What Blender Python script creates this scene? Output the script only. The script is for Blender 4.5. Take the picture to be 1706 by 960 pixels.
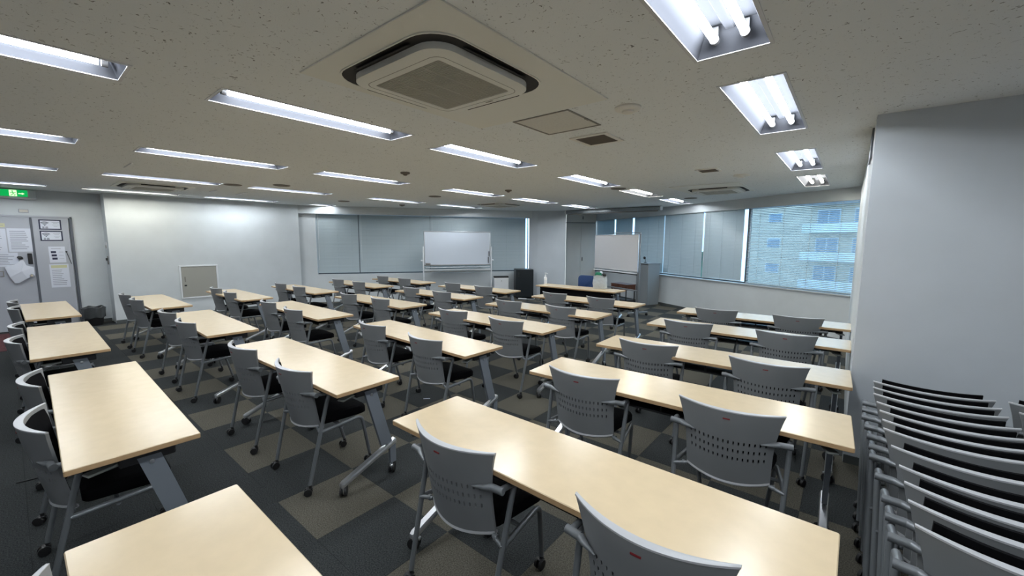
import bpy, math, random
from mathutils import Vector, Matrix
from mathutils.geometry import delaunay_2d_cdt
random.seed(7)
R = math.radians
for o in list(bpy.data.objects): bpy.data.objects.remove(o, do_unlink=True)
scene = bpy.context.scene
COL = scene.collection

# ------------------------------------------------------------------ camera
CAM_H, F_PX = 1.634, 684.5
yaw, pitch, roll = R(39.185), R(6.571), R(0.265)
fwd = Vector((-math.sin(yaw)*math.cos(pitch), math.cos(yaw)*math.cos(pitch), -math.sin(pitch)))
rgt = Vector((math.cos(yaw), math.sin(yaw), 0)); upv = rgt.cross(fwd)
r2 = math.cos(roll)*rgt + math.sin(roll)*upv; u2 = -math.sin(roll)*rgt + math.cos(roll)*upv
cd = bpy.data.cameras.new('camera'); cam = bpy.data.objects.new('camera', cd); COL.objects.link(cam)
cam.matrix_world = Matrix(((r2.x, u2.x, -fwd.x, 0), (r2.y, u2.y, -fwd.y, 0), (r2.z, u2.z, -fwd.z, CAM_H), (0, 0, 0, 1)))
cd.sensor_fit = 'HORIZONTAL'; cd.sensor_width = 36.0; cd.lens = 36.0*F_PX/1706.0
cd.clip_start = 0.02; cd.clip_end = 500
scene.camera = cam

# ------------------------------------------------------------------ world, exposure
w = bpy.data.worlds.new('sky'); scene.world = w; w.use_nodes = True
bg = w.node_tree.nodes['Background']; bg.inputs[0].default_value = (0.78, 0.90, 1.0, 1); bg.inputs[1].default_value = 3.4
scene.view_settings.view_transform = 'Standard'; scene.view_settings.look = 'None'
scene.view_settings.exposure = 0.16; scene.view_settings.gamma = 1.0
scene.view_settings.use_curve_mapping = False
TUBE = 57.0
cy = scene.cycles
cy.use_denoising = True
try: cy.denoiser = 'OPENIMAGEDENOISE'
except Exception: pass
cy.max_bounces = 8; cy.diffuse_bounces = 5; cy.glossy_bounces = 3; cy.transparent_max_bounces = 12; cy.transmission_bounces = 4
cy.sample_clamp_indirect = 6.0; cy.caustics_reflective = False; cy.caustics_refractive = False
try: cy.use_light_tree = True
except Exception: pass

# ------------------------------------------------------------------ materials
M = {}
def mat(name, col, rough=0.5, metal=0.0, spec=0.5, noise=None, bump=None, emit=None, trans=None, coat=0.0):
    m = bpy.data.materials.new(name); m.use_nodes = True
    nt = m.node_tree; b = nt.nodes['Principled BSDF']
    b.inputs['Base Color'].default_value = (*col, 1); b.inputs['Roughness'].default_value = rough
    b.inputs['Metallic'].default_value = metal; b.inputs['Specular IOR Level'].default_value = spec
    if coat: b.inputs['Coat Weight'].default_value = coat
    tc = None
    if noise or bump:
        tc = nt.nodes.new('ShaderNodeTexCoord')
    if noise:
        sc, amt, det = noise
        n = nt.nodes.new('ShaderNodeTexNoise'); n.inputs['Scale'].default_value = sc; n.inputs['Detail'].default_value = det
        nt.links.new(tc.outputs['Object'], n.inputs['Vector'])
        r = nt.nodes.new('ShaderNodeValToRGB')
        r.color_ramp.elements[0].position = 0.3; r.color_ramp.elements[1].position = 0.7
        r.color_ramp.elements[0].color = (*[c*(1-amt) for c in col], 1); r.color_ramp.elements[1].color = (*[min(1, c*(1+amt)) for c in col], 1)
        nt.links.new(n.outputs['Fac'], r.inputs['Fac']); nt.links.new(r.outputs['Color'], b.inputs['Base Color'])
    if bump:
        sc, st = bump
        n = nt.nodes.new('ShaderNodeTexNoise'); n.inputs['Scale'].default_value = sc; n.inputs['Detail'].default_value = 3
        nt.links.new(tc.outputs['Object'], n.inputs['Vector'])
        bp = nt.nodes.new('ShaderNodeBump'); bp.inputs['Strength'].default_value = st; bp.inputs['Distance'].default_value = 0.004
        nt.links.new(n.outputs['Fac'], bp.inputs['Height']); nt.links.new(bp.outputs['Normal'], b.inputs['Normal'])
    if emit:
        b.inputs['Emission Color'].default_value = (*emit[0], 1); b.inputs['Emission Strength'].default_value = emit[1]
    M[name] = m
    return m
mat('wall', (0.57, 0.605, 0.625), 0.8, noise=(3.0, 0.03, 3), bump=(160, 0.05))
mat('wall_cool', (0.52, 0.56, 0.60), 0.8, noise=(3.0, 0.03, 3), bump=(160, 0.05))
mat('wall_hidden', (0.42, 0.42, 0.43), 0.9)
mat('baseboard', (0.07, 0.08, 0.08), 0.6)
mat('carpet_dark', (0.043, 0.047, 0.048), 1.0, spec=0.1, noise=(150, 0.6, 5), bump=(420, 0.5))
mat('carpet_olive', (0.112, 0.105, 0.086), 1.0, spec=0.1, noise=(150, 0.5, 5), bump=(420, 0.5))
mat('slab', (0.03, 0.03, 0.03), 1.0)
mat('laminate', (0.68, 0.545, 0.36), 0.23, spec=0.65, noise=(14, 0.03, 5))
mat('edge_band', (0.50, 0.33, 0.175), 0.45, noise=(30, 0.06, 4))
mat('under_board', (0.05, 0.045, 0.04), 0.7)
mat('shell_grey', (0.215, 0.225, 0.235), 0.40, spec=0.4, noise=(6, 0.03, 2))
mat('rim_grey', (0.45, 0.46, 0.48), 0.35)
mat('frame_grey', (0.20, 0.215, 0.23), 0.36, metal=0.35)
mat('table_leg', (0.21, 0.235, 0.27), 0.45, metal=0.2)
mat('alu', (0.72, 0.74, 0.77), 0.28, metal=0.9)
mat('black_fabric', (0.0055, 0.0055, 0.0065), 0.95, spec=0.06, bump=(600, 0.3))
mat('black_plastic', (0.012, 0.012, 0.013), 0.5)
mat('dark_metal', (0.03, 0.03, 0.032), 0.5, metal=0.2)
mat('tag_red', (0.20, 0.02, 0.025), 0.5)
mat('lever', (0.32, 0.34, 0.32), 0.5)
mat('ac_white', (0.74, 0.745, 0.70), 0.5)
mat('ac_grille', (0.43, 0.42, 0.37), 0.6)
mat('ac_slot', (0.015, 0.013, 0.012), 0.7)
mat('lamp_white', (0.62, 0.63, 0.66), 0.35)
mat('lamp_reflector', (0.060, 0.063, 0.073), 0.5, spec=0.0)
mat('lamp_holder', (0.10, 0.10, 0.105), 0.4)
mat('tube_cool', (0.9, 0.9, 0.9), 0.4, emit=((0.90, 0.955, 1.0), TUBE))
mat('tube_warm', (0.9, 0.9, 0.9), 0.4, emit=((1.0, 0.98, 0.86), TUBE*0.9))
mat('speaker_brown', (0.16, 0.14, 0.12), 0.7)
mat('detector', (0.74, 0.73, 0.69), 0.5)
mat('grey_line', (0.22, 0.21, 0.19), 0.6)
mat('hatch', (0.62, 0.61, 0.575), 0.85, noise=(60, 0.05, 3))
mat('window_frame', (0.10, 0.115, 0.125), 0.45, metal=0.4)
mat('sill', (0.62, 0.65, 0.68), 0.35, metal=0.3)
mat('whiteboard', (0.56, 0.61, 0.68), 0.22, spec=0.5)
mat('projection_board', (0.54, 0.54, 0.555), 0.55)
mat('white_metal', (0.72, 0.74, 0.76), 0.4, metal=0.1)
mat('door_grey', (0.40, 0.42, 0.47), 0.5, noise=(2, 0.03, 2))
mat('door_beige', (0.62, 0.59, 0.54), 0.55, noise=(2, 0.03, 2))
mat('door_seam', (0.09, 0.10, 0.12), 0.5)
mat('hatch_beige', (0.33, 0.325, 0.29), 0.5)
mat('paper', (0.62, 0.65, 0.73), 0.8)
mat('paper_line', (0.30, 0.32, 0.37), 0.8)
mat('paper_yellow', (0.55, 0.55, 0.34), 0.8)
mat('navy', (0.02, 0.025, 0.06), 0.6)
mat('blue_fabric', (0.006, 0.035, 0.125), 0.75, bump=(500, 0.2))
mat('fridge', (0.006, 0.010, 0.013), 0.35)
mat('lectern', (0.24, 0.265, 0.28), 0.55)
mat('wood_brown', (0.10, 0.035, 0.018), 0.45, noise=(20, 0.25, 4))
mat('green_cloth', (0.005, 0.14, 0.075), 0.8)
mat('white_plastic', (0.75, 0.76, 0.78), 0.35)
mat('mat_red', (0.10, 0.035, 0.04), 1.0, noise=(120, 0.4, 3))
mat('chrome', (0.8, 0.8, 0.82), 0.15, metal=1.0)
mat('exit_green', (0.0, 0.25, 0.06), 0.5, emit=((0.0, 0.42, 0.085), 0.85))
mat('exit_white', (0.8, 0.9, 0.7), 0.5, emit=((0.80, 1.0, 0.62), 0.95))
mat('facade_tan', (0.58, 0.50, 0.40), 0.9, noise=(0.6, 0.08, 3))
mat('facade_white', (0.68, 0.70, 0.72), 0.8)
mat('facade_glass', (0.20, 0.27, 0.36), 0.15)
mat('leaf', (0.05, 0.11, 0.06), 0.8, noise=(3, 0.4, 4))
mat('trunk', (0.10, 0.07, 0.05), 0.9)
mat('ground_out', (0.3, 0.3, 0.3), 0.9)
mat('bag_black', (0.055, 0.06, 0.062), 0.25, bump=(25, 0.9))

def node_mat(name, build):
    m = bpy.data.materials.new(name); m.use_nodes = True; nt = m.node_tree
    for n in list(nt.nodes): nt.nodes.remove(n)
    out = nt.nodes.new('ShaderNodeOutputMaterial'); build(nt, out); M[name] = m
def _glass(nt, out):
    t = nt.nodes.new('ShaderNodeBsdfTransparent'); t.inputs[0].default_value = (0.63, 0.80, 0.92, 1)
    g = nt.nodes.new('ShaderNodeBsdfGlossy'); g.inputs[0].default_value = (0.9, 0.95, 1, 1); g.inputs['Roughness'].default_value = 0.03
    x = nt.nodes.new('ShaderNodeMixShader'); x.inputs[0].default_value = 0.06
    nt.links.new(t.outputs[0], x.inputs[1]); nt.links.new(g.outputs[0], x.inputs[2]); nt.links.new(x.outputs[0], out.inputs[0])
node_mat('glass', _glass)
def _slat(col, tcol, f):
    def b(nt, out):
        p = nt.nodes.new('ShaderNodeBsdfPrincipled'); p.inputs['Base Color'].default_value = (*col, 1); p.inputs['Roughness'].default_value = 0.45
        t = nt.nodes.new('ShaderNodeBsdfTranslucent'); t.inputs[0].default_value = (*tcol, 1)
        x = nt.nodes.new('ShaderNodeMixShader'); x.inputs[0].default_value = f
        nt.links.new(p.outputs[0], x.inputs[1]); nt.links.new(t.outputs[0], x.inputs[2]); nt.links.new(x.outputs[0], out.inputs[0])
    return b
node_mat('slat', _slat((0.47, 0.53, 0.545), (0.52, 0.66, 0.72), 0.15))
def _bagclear(nt, out):
    p = nt.nodes.new('ShaderNodeBsdfPrincipled'); p.inputs['Base Color'].default_value = (0.72, 0.77, 0.78, 1); p.inputs['Roughness'].default_value = 0.25
    t = nt.nodes.new('ShaderNodeBsdfTransparent'); x = nt.nodes.new('ShaderNodeMixShader'); x.inputs[0].default_value = 0.45
    n = nt.nodes.new('ShaderNodeTexNoise'); n.inputs['Scale'].default_value = 18; tc = nt.nodes.new('ShaderNodeTexCoord')
    nt.links.new(tc.outputs['Object'], n.inputs['Vector'])
    bp = nt.nodes.new('ShaderNodeBump'); bp.inputs['Strength'].default_value = 0.9; bp.inputs['Distance'].default_value = 0.03
    nt.links.new(n.outputs['Fac'], bp.inputs['Height']); nt.links.new(bp.outputs['Normal'], p.inputs['Normal'])
    nt.links.new(p.outputs[0], x.inputs[1]); nt.links.new(t.outputs[0], x.inputs[2]); nt.links.new(x.outputs[0], out.inputs[0])
node_mat('bag_clear', _bagclear)
def _ceil(nt, out):
    p = nt.nodes.new('ShaderNodeBsdfPrincipled'); p.inputs['Roughness'].default_value = 0.95; p.inputs['Specular IOR Level'].default_value = 0.1
    tc = nt.nodes.new('ShaderNodeTexCoord')
    # fissured mineral board: shade of short irregular pits painted in as dark colour
    ns = nt.nodes.new('ShaderNodeTexNoise'); ns.inputs['Scale'].default_value = 9; ns.inputs['Detail'].default_value = 2
    nt.links.new(tc.outputs['Object'], ns.inputs['Vector'])
    mx = nt.nodes.new('ShaderNodeMixRGB'); mx.inputs[0].default_value = 0.10
    nt.links.new(tc.outputs['Object'], mx.inputs[1]); nt.links.new(ns.outputs['Color'], mx.inputs[2])
    n1 = nt.nodes.new('ShaderNodeTexNoise'); n1.inputs['Scale'].default_value = 62; n1.inputs['Detail'].default_value = 1.5; n1.inputs['Distortion'].default_value = 1.2
    nt.links.new(mx.outputs[0], n1.inputs['Vector'])
    r = nt.nodes.new('ShaderNodeValToRGB'); r.color_ramp.elements[0].position = 0.27; r.color_ramp.elements[1].position = 0.33
    r.color_ramp.elements[0].color = (0.19, 0.195, 0.19, 1); r.color_ramp.elements[1].color = (0.78, 0.81, 0.825, 1)
    nt.links.new(n1.outputs['Fac'], r.inputs['Fac']); nt.links.new(r.outputs['Color'], p.inputs['Base Color'])
    n2 = nt.nodes.new('ShaderNodeTexNoise'); n2.inputs['Scale'].default_value = 260; n2.inputs['Detail'].default_value = 2
    nt.links.new(tc.outputs['Object'], n2.inputs['Vector'])
    bp = nt.nodes.new('ShaderNodeBump'); bp.inputs['Strength'].default_value = 0.25; bp.inputs['Distance'].default_value = 0.003
    nt.links.new(n2.outputs['Fac'], bp.inputs['Height']); nt.links.new(bp.outputs['Normal'], p.inputs['Normal'])
    nt.links.new(p.outputs[0], out.inputs[0])
node_mat('ceiling_board', _ceil)

# ------------------------------------------------------------------ mesh helpers
class MB:
    def __init__(s): s.v = []; s.f = []; s.mi = []; s.cur = 0
    def add(s, vs, fs):
        k = len(s.v); s.v += [tuple(x) for x in vs]
        for f in fs: s.f.append(tuple(i+k for i in f)); s.mi.append(s.cur)
    def box(s, c, d, rot=None, bev=0.0):
        hx, hy, hz = d[0]/2, d[1]/2, d[2]/2
        if bev > 0:
            b = min(bev, hx*.95, hy*.95, hz*.95)
            vs = []; idx = {}
            for sx in (-1, 1):
                for sy in (-1, 1):
                    for sz in (-1, 1):
                        for ax in range(3):
                            p = [sx*(hx-b), sy*(hy-b), sz*(hz-b)]
                            p[ax] = (sx*hx, sy*hy, sz*hz)[ax]
                            idx[(sx, sy, sz, ax)] = len(vs); vs.append(Vector(p))
            fs = []
            for sx in (-1, 1): fs.append([idx[(sx, a, b_, 0)] for a, b_ in ((-1, -1), (1, -1), (1, 1), (-1, 1))])
            for sy in (-1, 1): fs.append([idx[(a, sy, b_, 1)] for a, b_ in ((-1, -1), (1, -1), (1, 1), (-1, 1))])
            for sz in (-1, 1): fs.append([idx[(a, b_, sz, 2)] for a, b_ in ((-1, -1), (1, -1), (1, 1), (-1, 1))])
            for sx in (-1, 1):
                for sy in (-1, 1): fs.append([idx[(sx, sy, -1, 0)], idx[(sx, sy, 1, 0)], idx[(sx, sy, 1, 1)], idx[(sx, sy, -1, 1)]])
                for sz in (-1, 1): fs.append([idx[(sx, -1, sz, 0)], idx[(sx, 1, sz, 0)], idx[(sx, 1, sz, 2)], idx[(sx, -1, sz, 2)]])
            for sy in (-1, 1):
                for sz in (-1, 1): fs.append([idx[(-1, sy, sz, 1)], idx[(1, sy, sz, 1)], idx[(1, sy, sz, 2)], idx[(-1, sy, sz, 2)]])
            for sx in (-1, 1):
                for sy in (-1, 1):
                    for sz in (-1, 1): fs.append([idx[(sx, sy, sz, 0)], idx[(sx, sy, sz, 1)], idx[(sx, sy, sz, 2)]])
        else:
            vs = [Vector((x*hx, y*hy, z*hz)) for x in (-1, 1) for y in (-1, 1) for z in (-1, 1)]
            fs = [(0, 1, 3, 2), (4, 6, 7, 5), (0, 4, 5, 1), (2, 3, 7, 6), (0, 2, 6, 4), (1, 5, 7, 3)]
        if rot is not None: vs = [rot @ v for v in vs]
        c = Vector(c)
        # outward winding
        out = []
        cen = sum(vs, Vector())/len(vs)
        for f in fs:
            n = (vs[f[1]]-vs[f[0]]).cross(vs[f[2]]-vs[f[0]]); m = sum((vs[i] for i in f), Vector())/len(f)-cen
            out.append(tuple(reversed(f)) if n.dot(m) < 0 else tuple(f))
        s.add([v+c for v in vs], out); return s
    def tube(s, pts, r, n=10, caps=True, bend=0.0):
        P = [Vector(p) for p in pts]
        if bend > 0:
            Q = [P[0]]
            for i in range(1, len(P)-1):
                a = (P[i-1]-P[i]); b = (P[i+1]-P[i]); d = min(bend, a.length*.48, b.length*.48)
                A = P[i]+a.normalized()*d; B = P[i]+b.normalized()*d
                for k in range(5):
                    t = k/4; Q.append((1-t)**2*A+2*t*(1-t)*P[i]+t*t*B)
            Q.append(P[-1]); P = Q
        rs = r if isinstance(r, (list, tuple)) else [r]*len(P)
        if len(rs) != len(P): rs = [rs[0]+(rs[-1]-rs[0])*i/(len(P)-1) for i in range(len(P))]
        t0 = (P[1]-P[0]).normalized(); ref = Vector((0, 0, 1)) if abs(t0.z) < .9 else Vector((1, 0, 0))
        nrm = t0.cross(ref).normalized(); vs = []
        for i, p in enumerate(P):
            t = ((P[min(i+1, len(P)-1)]-p).normalized()+(p-P[max(i-1, 0)]).normalized())
            t = t.normalized() if t.length > 1e-6 else t0
            nrm = (nrm-t*nrm.dot(t)).normalized(); bn = t.cross(nrm)
            for k in range(n):
                a = 2*math.pi*k/n; vs.append(p+(nrm*math.cos(a)+bn*math.sin(a))*rs[i])
        fs = [(i*n+k, i*n+(k+1) % n, (i+1)*n+(k+1) % n, (i+1)*n+k) for i in range(len(P)-1) for k in range(n)]
        if caps: fs += [tuple(reversed(range(n))), tuple((len(P)-1)*n+k for k in range(n))]
        s.add(vs, fs); return s
    def lathe(s, prof, n=20, c=(0, 0, 0), axis='z'):
        vs = []
        for r, h in prof:
            for k in range(n):
                a = 2*math.pi*k/n; x, y = r*math.cos(a), r*math.sin(a)
                p = (x, y, h) if axis == 'z' else ((h, x, y) if axis == 'x' else (y, h, x))
                vs.append(Vector(p)+Vector(c))
        fs = [(i*n+k, i*n+(k+1) % n, (i+1)*n+(k+1) % n, (i+1)*n+k) for i in range(len(prof)-1) for k in range(n)]
        fs += [tuple(reversed(range(n))), tuple((len(prof)-1)*n+k for k in range(n))]
        s.add(vs, fs); return s
    def prism(s, poly, z0, z1):
        n = len(poly); vs = [(x, y, z0) for x, y in poly]+[(x, y, z1) for x, y in poly]
        fs = [tuple(reversed(range(n))), tuple(range(n, 2*n))]+[(i, (i+1) % n, n+(i+1) % n, n+i) for i in range(n)]
        s.add(vs, fs); return s
    def mesh(s, name, mats, smooth=True, ang=0.7):
        me = bpy.data.meshes.new(name); me.from_pydata(s.v, [], s.f); me.validate()
        for m in (mats if isinstance(mats, (list, tuple)) else [mats]): me.materials.append(M[m])
        if any(s.mi) and len(me.polygons) == len(s.mi): me.polygons.foreach_set('material_index', s.mi)
        if smooth:
            me.polygons.foreach_set('use_smooth', [True]*len(me.polygons))
            try: me.set_sharp_from_angle(angle=ang)
            except Exception: pass
        me.update(); return me
    def obj(s, name, mats, parent=None, smooth=True, ang=0.7):
        return link(name, s.mesh(name, mats, smooth, ang), parent)
def link(name, me, parent=None, loc=None, rz=None):
    o = bpy.data.objects.new(name, me); COL.objects.link(o)
    if parent is not None: o.parent = parent
    if loc is not None: o.location = loc
    if rz is not None: o.rotation_euler = (0, 0, rz)
    return o
def tag(o, label=None, cat=None, group=None, kind=None):
    if label: o['label'] = label
    if cat: o['category'] = cat
    if group: o['group'] = group
    if kind: o['kind'] = kind
    return o
def thing(name, label, cat, loc=(0, 0, 0), rz=0.0, group=None):
    return tag(link(name, None, None, loc, rz), label, cat, group)
def copy_tree(o, parent=None):
    c = o.copy(); COL.objects.link(c); c.parent = parent
    for ch in kids.get(o.name, []): copy_tree(ch, c)
    return c
kids = {}
def index_kids():
    kids.clear()
    for o in COL.objects:
        if o.parent: kids.setdefault(o.parent.name, []).append(o)
def rotz(a): return Matrix.Rotation(a, 3, 'Z')
ORD = ['nearest', 'second nearest', 'third nearest', 'farthest']
NTH = ['first', 'second', 'third', 'fourth', 'fifth', 'sixth']

# ------------------------------------------------------------------ room geometry
H = 2.497
d1 = Vector((.57, .82, 0)).normalized(); n1 = Vector((-d1.y, d1.x, 0)); P1 = Vector((-9.17, 7.08, 0))     # far window wall, n1 points out
d2 = Vector((.865, -.5, 0)).normalized(); n2 = Vector((-d2.y, d2.x, 0)); P2 = Vector((-1.63, 9.45, 0))    # right window wall, n2 points out
def q1(s, o=0.0): return P1+d1*s+n1*o
def q2(s, o=0.0): return P2+d2*s+n2*o
A1 = math.atan2(d1.y, d1.x); A2 = math.atan2(d2.y, d2.x)
DOORX = -11.35
W0 = (-10.92, 1.235); W1 = (-10.81, 4.72)
PIL = [(-7.366, 9.816), (-7.101, 9.885), (-6.373, 10.258)]
DL = (-7.10, 11.46); DR = (-6.43, 12.22)
SX = 0.084; FY = 3.83
s2end = (SX-P2.x)/d2.x
E2 = (SX, (P2+d2*s2end).y)
outline = [(DOORX, -2.2), (2.6, -2.2), (2.6, FY), (SX, FY), E2, DR, DL, PIL[2], PIL[1], PIL[0], W1, W0, (DOORX, W0[1])]

# floor slab + carpet tiles
def big_outline(g=0.0):
    return [(DOORX-.2, -2.4), (2.8, -2.4), (2.8, FY+.2), (SX+.2, FY+.2), (SX+.2, E2[1]+.2), (DR[0]+.2, DR[1]+.4), (DL[0]-.3, DL[1]+.2), (-7.9, 10.0), (W1[0]-.35, W1[1]+.1), (W0[0]-.2, W0[1]+.2), (DOORX-.2, W0[1]+.2)]
floor = tag(MB().prism(big_outline(), -.12, -.008).obj('floor', 'slab', smooth=False), 'dark concrete slab covered by charcoal and olive carpet tiles', kind='structure')
TX, TY, TX0, TY0 = 0.507, 0.497, -2.14, 1.437
def inside(x, y, poly):
    c = False; n = len(poly)
    for i in range(n):
        x0, y0 = poly[i]; x1, y1 = poly[(i+1) % n]
        if (y0 > y) != (y1 > y) and x < (x1-x0)*(y-y0)/(y1-y0)+x0: c = not c
    return c
cells = []
for i in range(-19, 11):
    for j in range(-8, 23):
        x, y = TX0+(i+.5)*TX, TY0+(j+.5)*TY
        if any(inside(x+a*TX*.5, y+b*TY*.5, outline) for a in (-1, 0, 1) for b in (-1, 0, 1)):
            q = Vector((x, y, -CAM_H)); zc = q.dot(fwd)
            vis = zc > .25 and abs(q.dot(r2)/zc)*F_PX < 853+160 and abs(q.dot(u2)/zc)*F_PX < 480+160
            olive = y > TY0-TY and (i+j) % 2 == 0
            cells.append((0 if vis else 1, x*x+y*y, x, y, olive))
cells.sort()
tm = {}
for ol in (False, True):
    tm[ol] = MB().box((0, 0, -.004), (TX-.0006, TY-.0006, .008), bev=.0008).mesh('carpet_tile', 'carpet_olive' if ol else 'carpet_dark', smooth=False)
rest = {False: MB(), True: MB()}
for k, (hid, d, x, y, ol) in enumerate(cells):
    if k < 300:
        link('carpet_tile', tm[ol], floor, (x, y, 0), math.pi*.5*0)
    else: rest[ol].box((x, y, -.004), (TX-.0006, TY-.0006, .008))
for ol in (False, True):
    tag(rest[ol].obj('carpet_tiles_beyond', 'carpet_olive' if ol else 'carpet_dark', floor, smooth=False), kind='stuff')

# ceiling fixtures layout (rotated very slightly against the tables)
CA = R(-0.322)
def crot(x, y): return (math.cos(CA)*x-math.sin(CA)*y, math.sin(CA)*x+math.cos(CA)*y)
LCOL = [-0.494, -3.014, -5.398, -7.761, -10.251, 1.95]; LROW = [-0.876, 0.852, 2.599, 4.801, 6.691, 8.589]; LW, LL = 0.307, 1.326
lights = []      # col,row,x,y0,len
for c, rows in ((0, (1, 2, 3, 4)), (5, (0, 1)), (6, (0,)), (1, range(6)), (2, range(6)), (3, range(5)), (4, range(4))):  # the two highest column codes are unseen lights added to brighten the foreground
    for r_ in rows: lights.append((c, r_, LCOL[0 if c == 6 else c], LROW[r_]-(.05 if (c, r_) == (4, 3) else 0), .55 if (c, r_) == (4, 3) else LL))
holes = []
for c, r_, x, y0, ln in lights:
    holes.append([crot(x-LW/2, y0), crot(x+LW/2, y0), crot(x+LW/2, y0+ln), crot(x-LW/2, y0+ln)])
outer = big_outline()
loops = [outer]+holes
cv, ce = [], []
for lp in loops:
    k = len(cv); cv += [Vector(p) for p in lp]; ce += [(k+i, k+(i+1) % len(lp)) for i in range(len(lp))]
ov, oe, of, *_ = delaunay_2d_cdt(cv, ce, [], 0, 1e-6)
cm = MB(); cm.v = [(v.x, v.y, H) for v in ov]
for t in of:
    cx = sum(ov[i].x for i in t)/len(t); cyy = sum(ov[i].y for i in t)/len(t)
    if not inside(cx, cyy, outer) or any(inside(cx, cyy, h) for h in holes): continue
    a, b, c_ = (ov[i] for i in t[:3])
    n = (b.x-a.x)*(c_.y-a.y)-(b.y-a.y)*(c_.x-a.x)
    cm.f.append(tuple(t) if n < 0 else tuple(reversed(t))); cm.mi.append(0)
tag(cm.obj('ceiling', 'ceiling_board', smooth=False), 'grey fissured mineral board ceiling with recessed lights', kind='structure')
tag(MB().prism(big_outline(), H+.3, H+.32).obj('roof_slab', 'slab', smooth=False), 'concrete slab above the suspended ceiling', kind='structure')

def wallseg(name, a, b, z0, z1, th, m, label, hole=None):
    a = Vector((a[0], a[1], 0)); b = Vector((b[0], b[1], 0)); d = (b-a).normalized(); n = Vector((-d.y, d.x, 0))*th
    o = MB().prism([tuple((a)[:2]), tuple((b)[:2]), tuple((b+n)[:2]), tuple((a+n)[:2])], z0, z1).obj(name, m, smooth=False)
    return tag(o, label, kind='structure')
# left: door wall, return, big white wall   (thickness goes outwards)
wallseg('wall_door', (DOORX, -2.2), (DOORX, W0[1]), 0, H, .15, 'wall', 'pale wall holding the grey double door and exit sign')
wallseg('wall_return', (DOORX, W0[1]), W0, 0, H, .15, 'wall', 'narrow return between the door wall and white wall')
wallseg('wall_left', W0, W1, 0, H, .16, 'wall', 'long plain white wall with a beige access hatch')
# behind the camera
wallseg('wall_behind', (2.6, -2.2), (DOORX, -2.2), 0, H, .15, 'wall_hidden', 'plain wall behind the last row of tables')
wallseg('wall_side', (2.6, FY), (2.6, -2.2), 0, H, .15, 'wall_hidden', 'plain side wall beyond the chair stacks')
wallseg('wall_partition', (SX, FY), (2.6, FY), 0, H, .12, 'wall_cool', 'large plain grey white partition behind the nested chairs')
wallseg('wall_partition_side', E2, (SX, FY+.12), 0, H, .11, 'wall', 'narrow side face of the grey partition')
# far window wall (S1) with soffit
r1 = .12; z1b = .733; z1t = 2.31
sA, sW0, sW1, sB = -2.88, -2.50, 3.30, 3.30
def wbox(name, qf, s0, s1, o0, o1, z0, z1, m, label, kind='structure', parent=None):
    p = [qf(s0, o0), qf(s1, o0), qf(s1, o1), qf(s0, o1)]
    o = MB().prism([(v.x, v.y) for v in p], z0, z1).obj(name, m, parent, smooth=False)
    if label: tag(o, label, kind=kind)
    return o
wbox('wall_window_far', q1, sA-.3, sB+.1, r1, r1+.15, 0, z1b, 'wall', 'white wall below the far window')
wbox('wall_window_far_end', q1, sA-.3, sW0, r1, r1+.15, z1b, H, 'wall', 'white wall strip left of the far window')
wbox('trim_1', q1, sA, sB+.05, 0, r1+.15, 2.296, H, 'wall', 'white boxed soffit above the far window blinds')
# right window wall (S2)
r2o = .03; z2b = .765
sR0, sR1 = -5.75, s2end-.002
wbox('wall_window_right', q2, sR0, sR1, 0, .16, 0, z2b, 'wall', 'white wall below the right windows')
wbox('trim_2', q2, sR0, sR1, 0, .20, 2.296, H, 'wall', 'white boxed soffit above the right window blinds')
wbox('trim_3', q2, sR0, sR1, -.03, .20, z2b-.0, z2b+.022, 'sill', 'thin pale metal sill under the right windows')
wbox('baseboard_right', q2, -2.72, sR1, -.012, 0, 0, .06, 'baseboard', 'dark baseboard under the right windows')
# pillar and cupboard recess
MBp = MB().prism([PIL[0], PIL[1], PIL[2], (DL[0]-.02, DL[1]), (-7.25, 10.6)][::1], 0, H)
tag(MBp.obj('wall_pillar', 'wall_cool', smooth=False), 'white square pillar between far window and cupboard doors', kind='structure')
# baseboards left
def bb(name, a, b, label):
    a = Vector((*a, 0)); b = Vector((*b, 0)); d = (b-a).normalized(); n = Vector((d.y, -d.x, 0))*.012
    tag(MB().prism([tuple((a+n)[:2]), tuple((b+n)[:2]), tuple(b[:2]), tuple(a[:2])], 0, .06).obj(name, 'baseboard', smooth=False), label, kind='structure')
bb('baseboard_left', W0, W1, 'dark baseboard along the long white wall')
bb('baseboard_door', (DOORX, .84), (DOORX, W0[1]-.012), 'dark baseboard right of the grey door')
bb('baseboard_partition', (SX+.001, FY), (2.6, FY), 'dark baseboard of the grey partition')
tag(MB().box((SX-.006, FY+.55, 2.38), (.012, .35, .22)).obj('trim_4', 'door_seam'), 'dark slot at the top of the partition corner', kind='structure')

# ------------------------------------------------------------------ windows, blinds
def window(name, qf, s0, s1, o, zb, zt, muls, label):
    t = tag(link(name, None, None, (0, 0, 0), 0), label, kind='structure')
    fr = MB()
    p = lambda s, off: qf(s, off)
    ang = A1 if qf is q1 else A2
    rot = rotz(ang)
    def bar(sa, sb, za, zb_, nm='frame_bar'):
        c = p((sa+sb)/2, o); MB().box((c.x, c.y, (za+zb_)/2), (sb-sa, .05, zb_-za), rot, bev=.004).obj(nm, 'window_frame', t)
    bar(s0, s1, zb, zb+.045, 'frame_bottom'); bar(s0, s1, zt-.045, zt, 'frame_top')
    xs = [s0]+list(muls)+[s1]
    for m_ in xs: bar(max(m_-.025, s0), min(m_+.025, s1), zb+.045, zt-.045, 'mullion')
    for a, b in zip(xs[:-1], xs[1:]):
        c = p((a+b)/2, o); MB().box((c.x, c.y, (zb+zt)/2), (b-a-.05, .008, zt-zb-.09), rot).obj('pane', 'glass', t, smooth=False)
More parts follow.
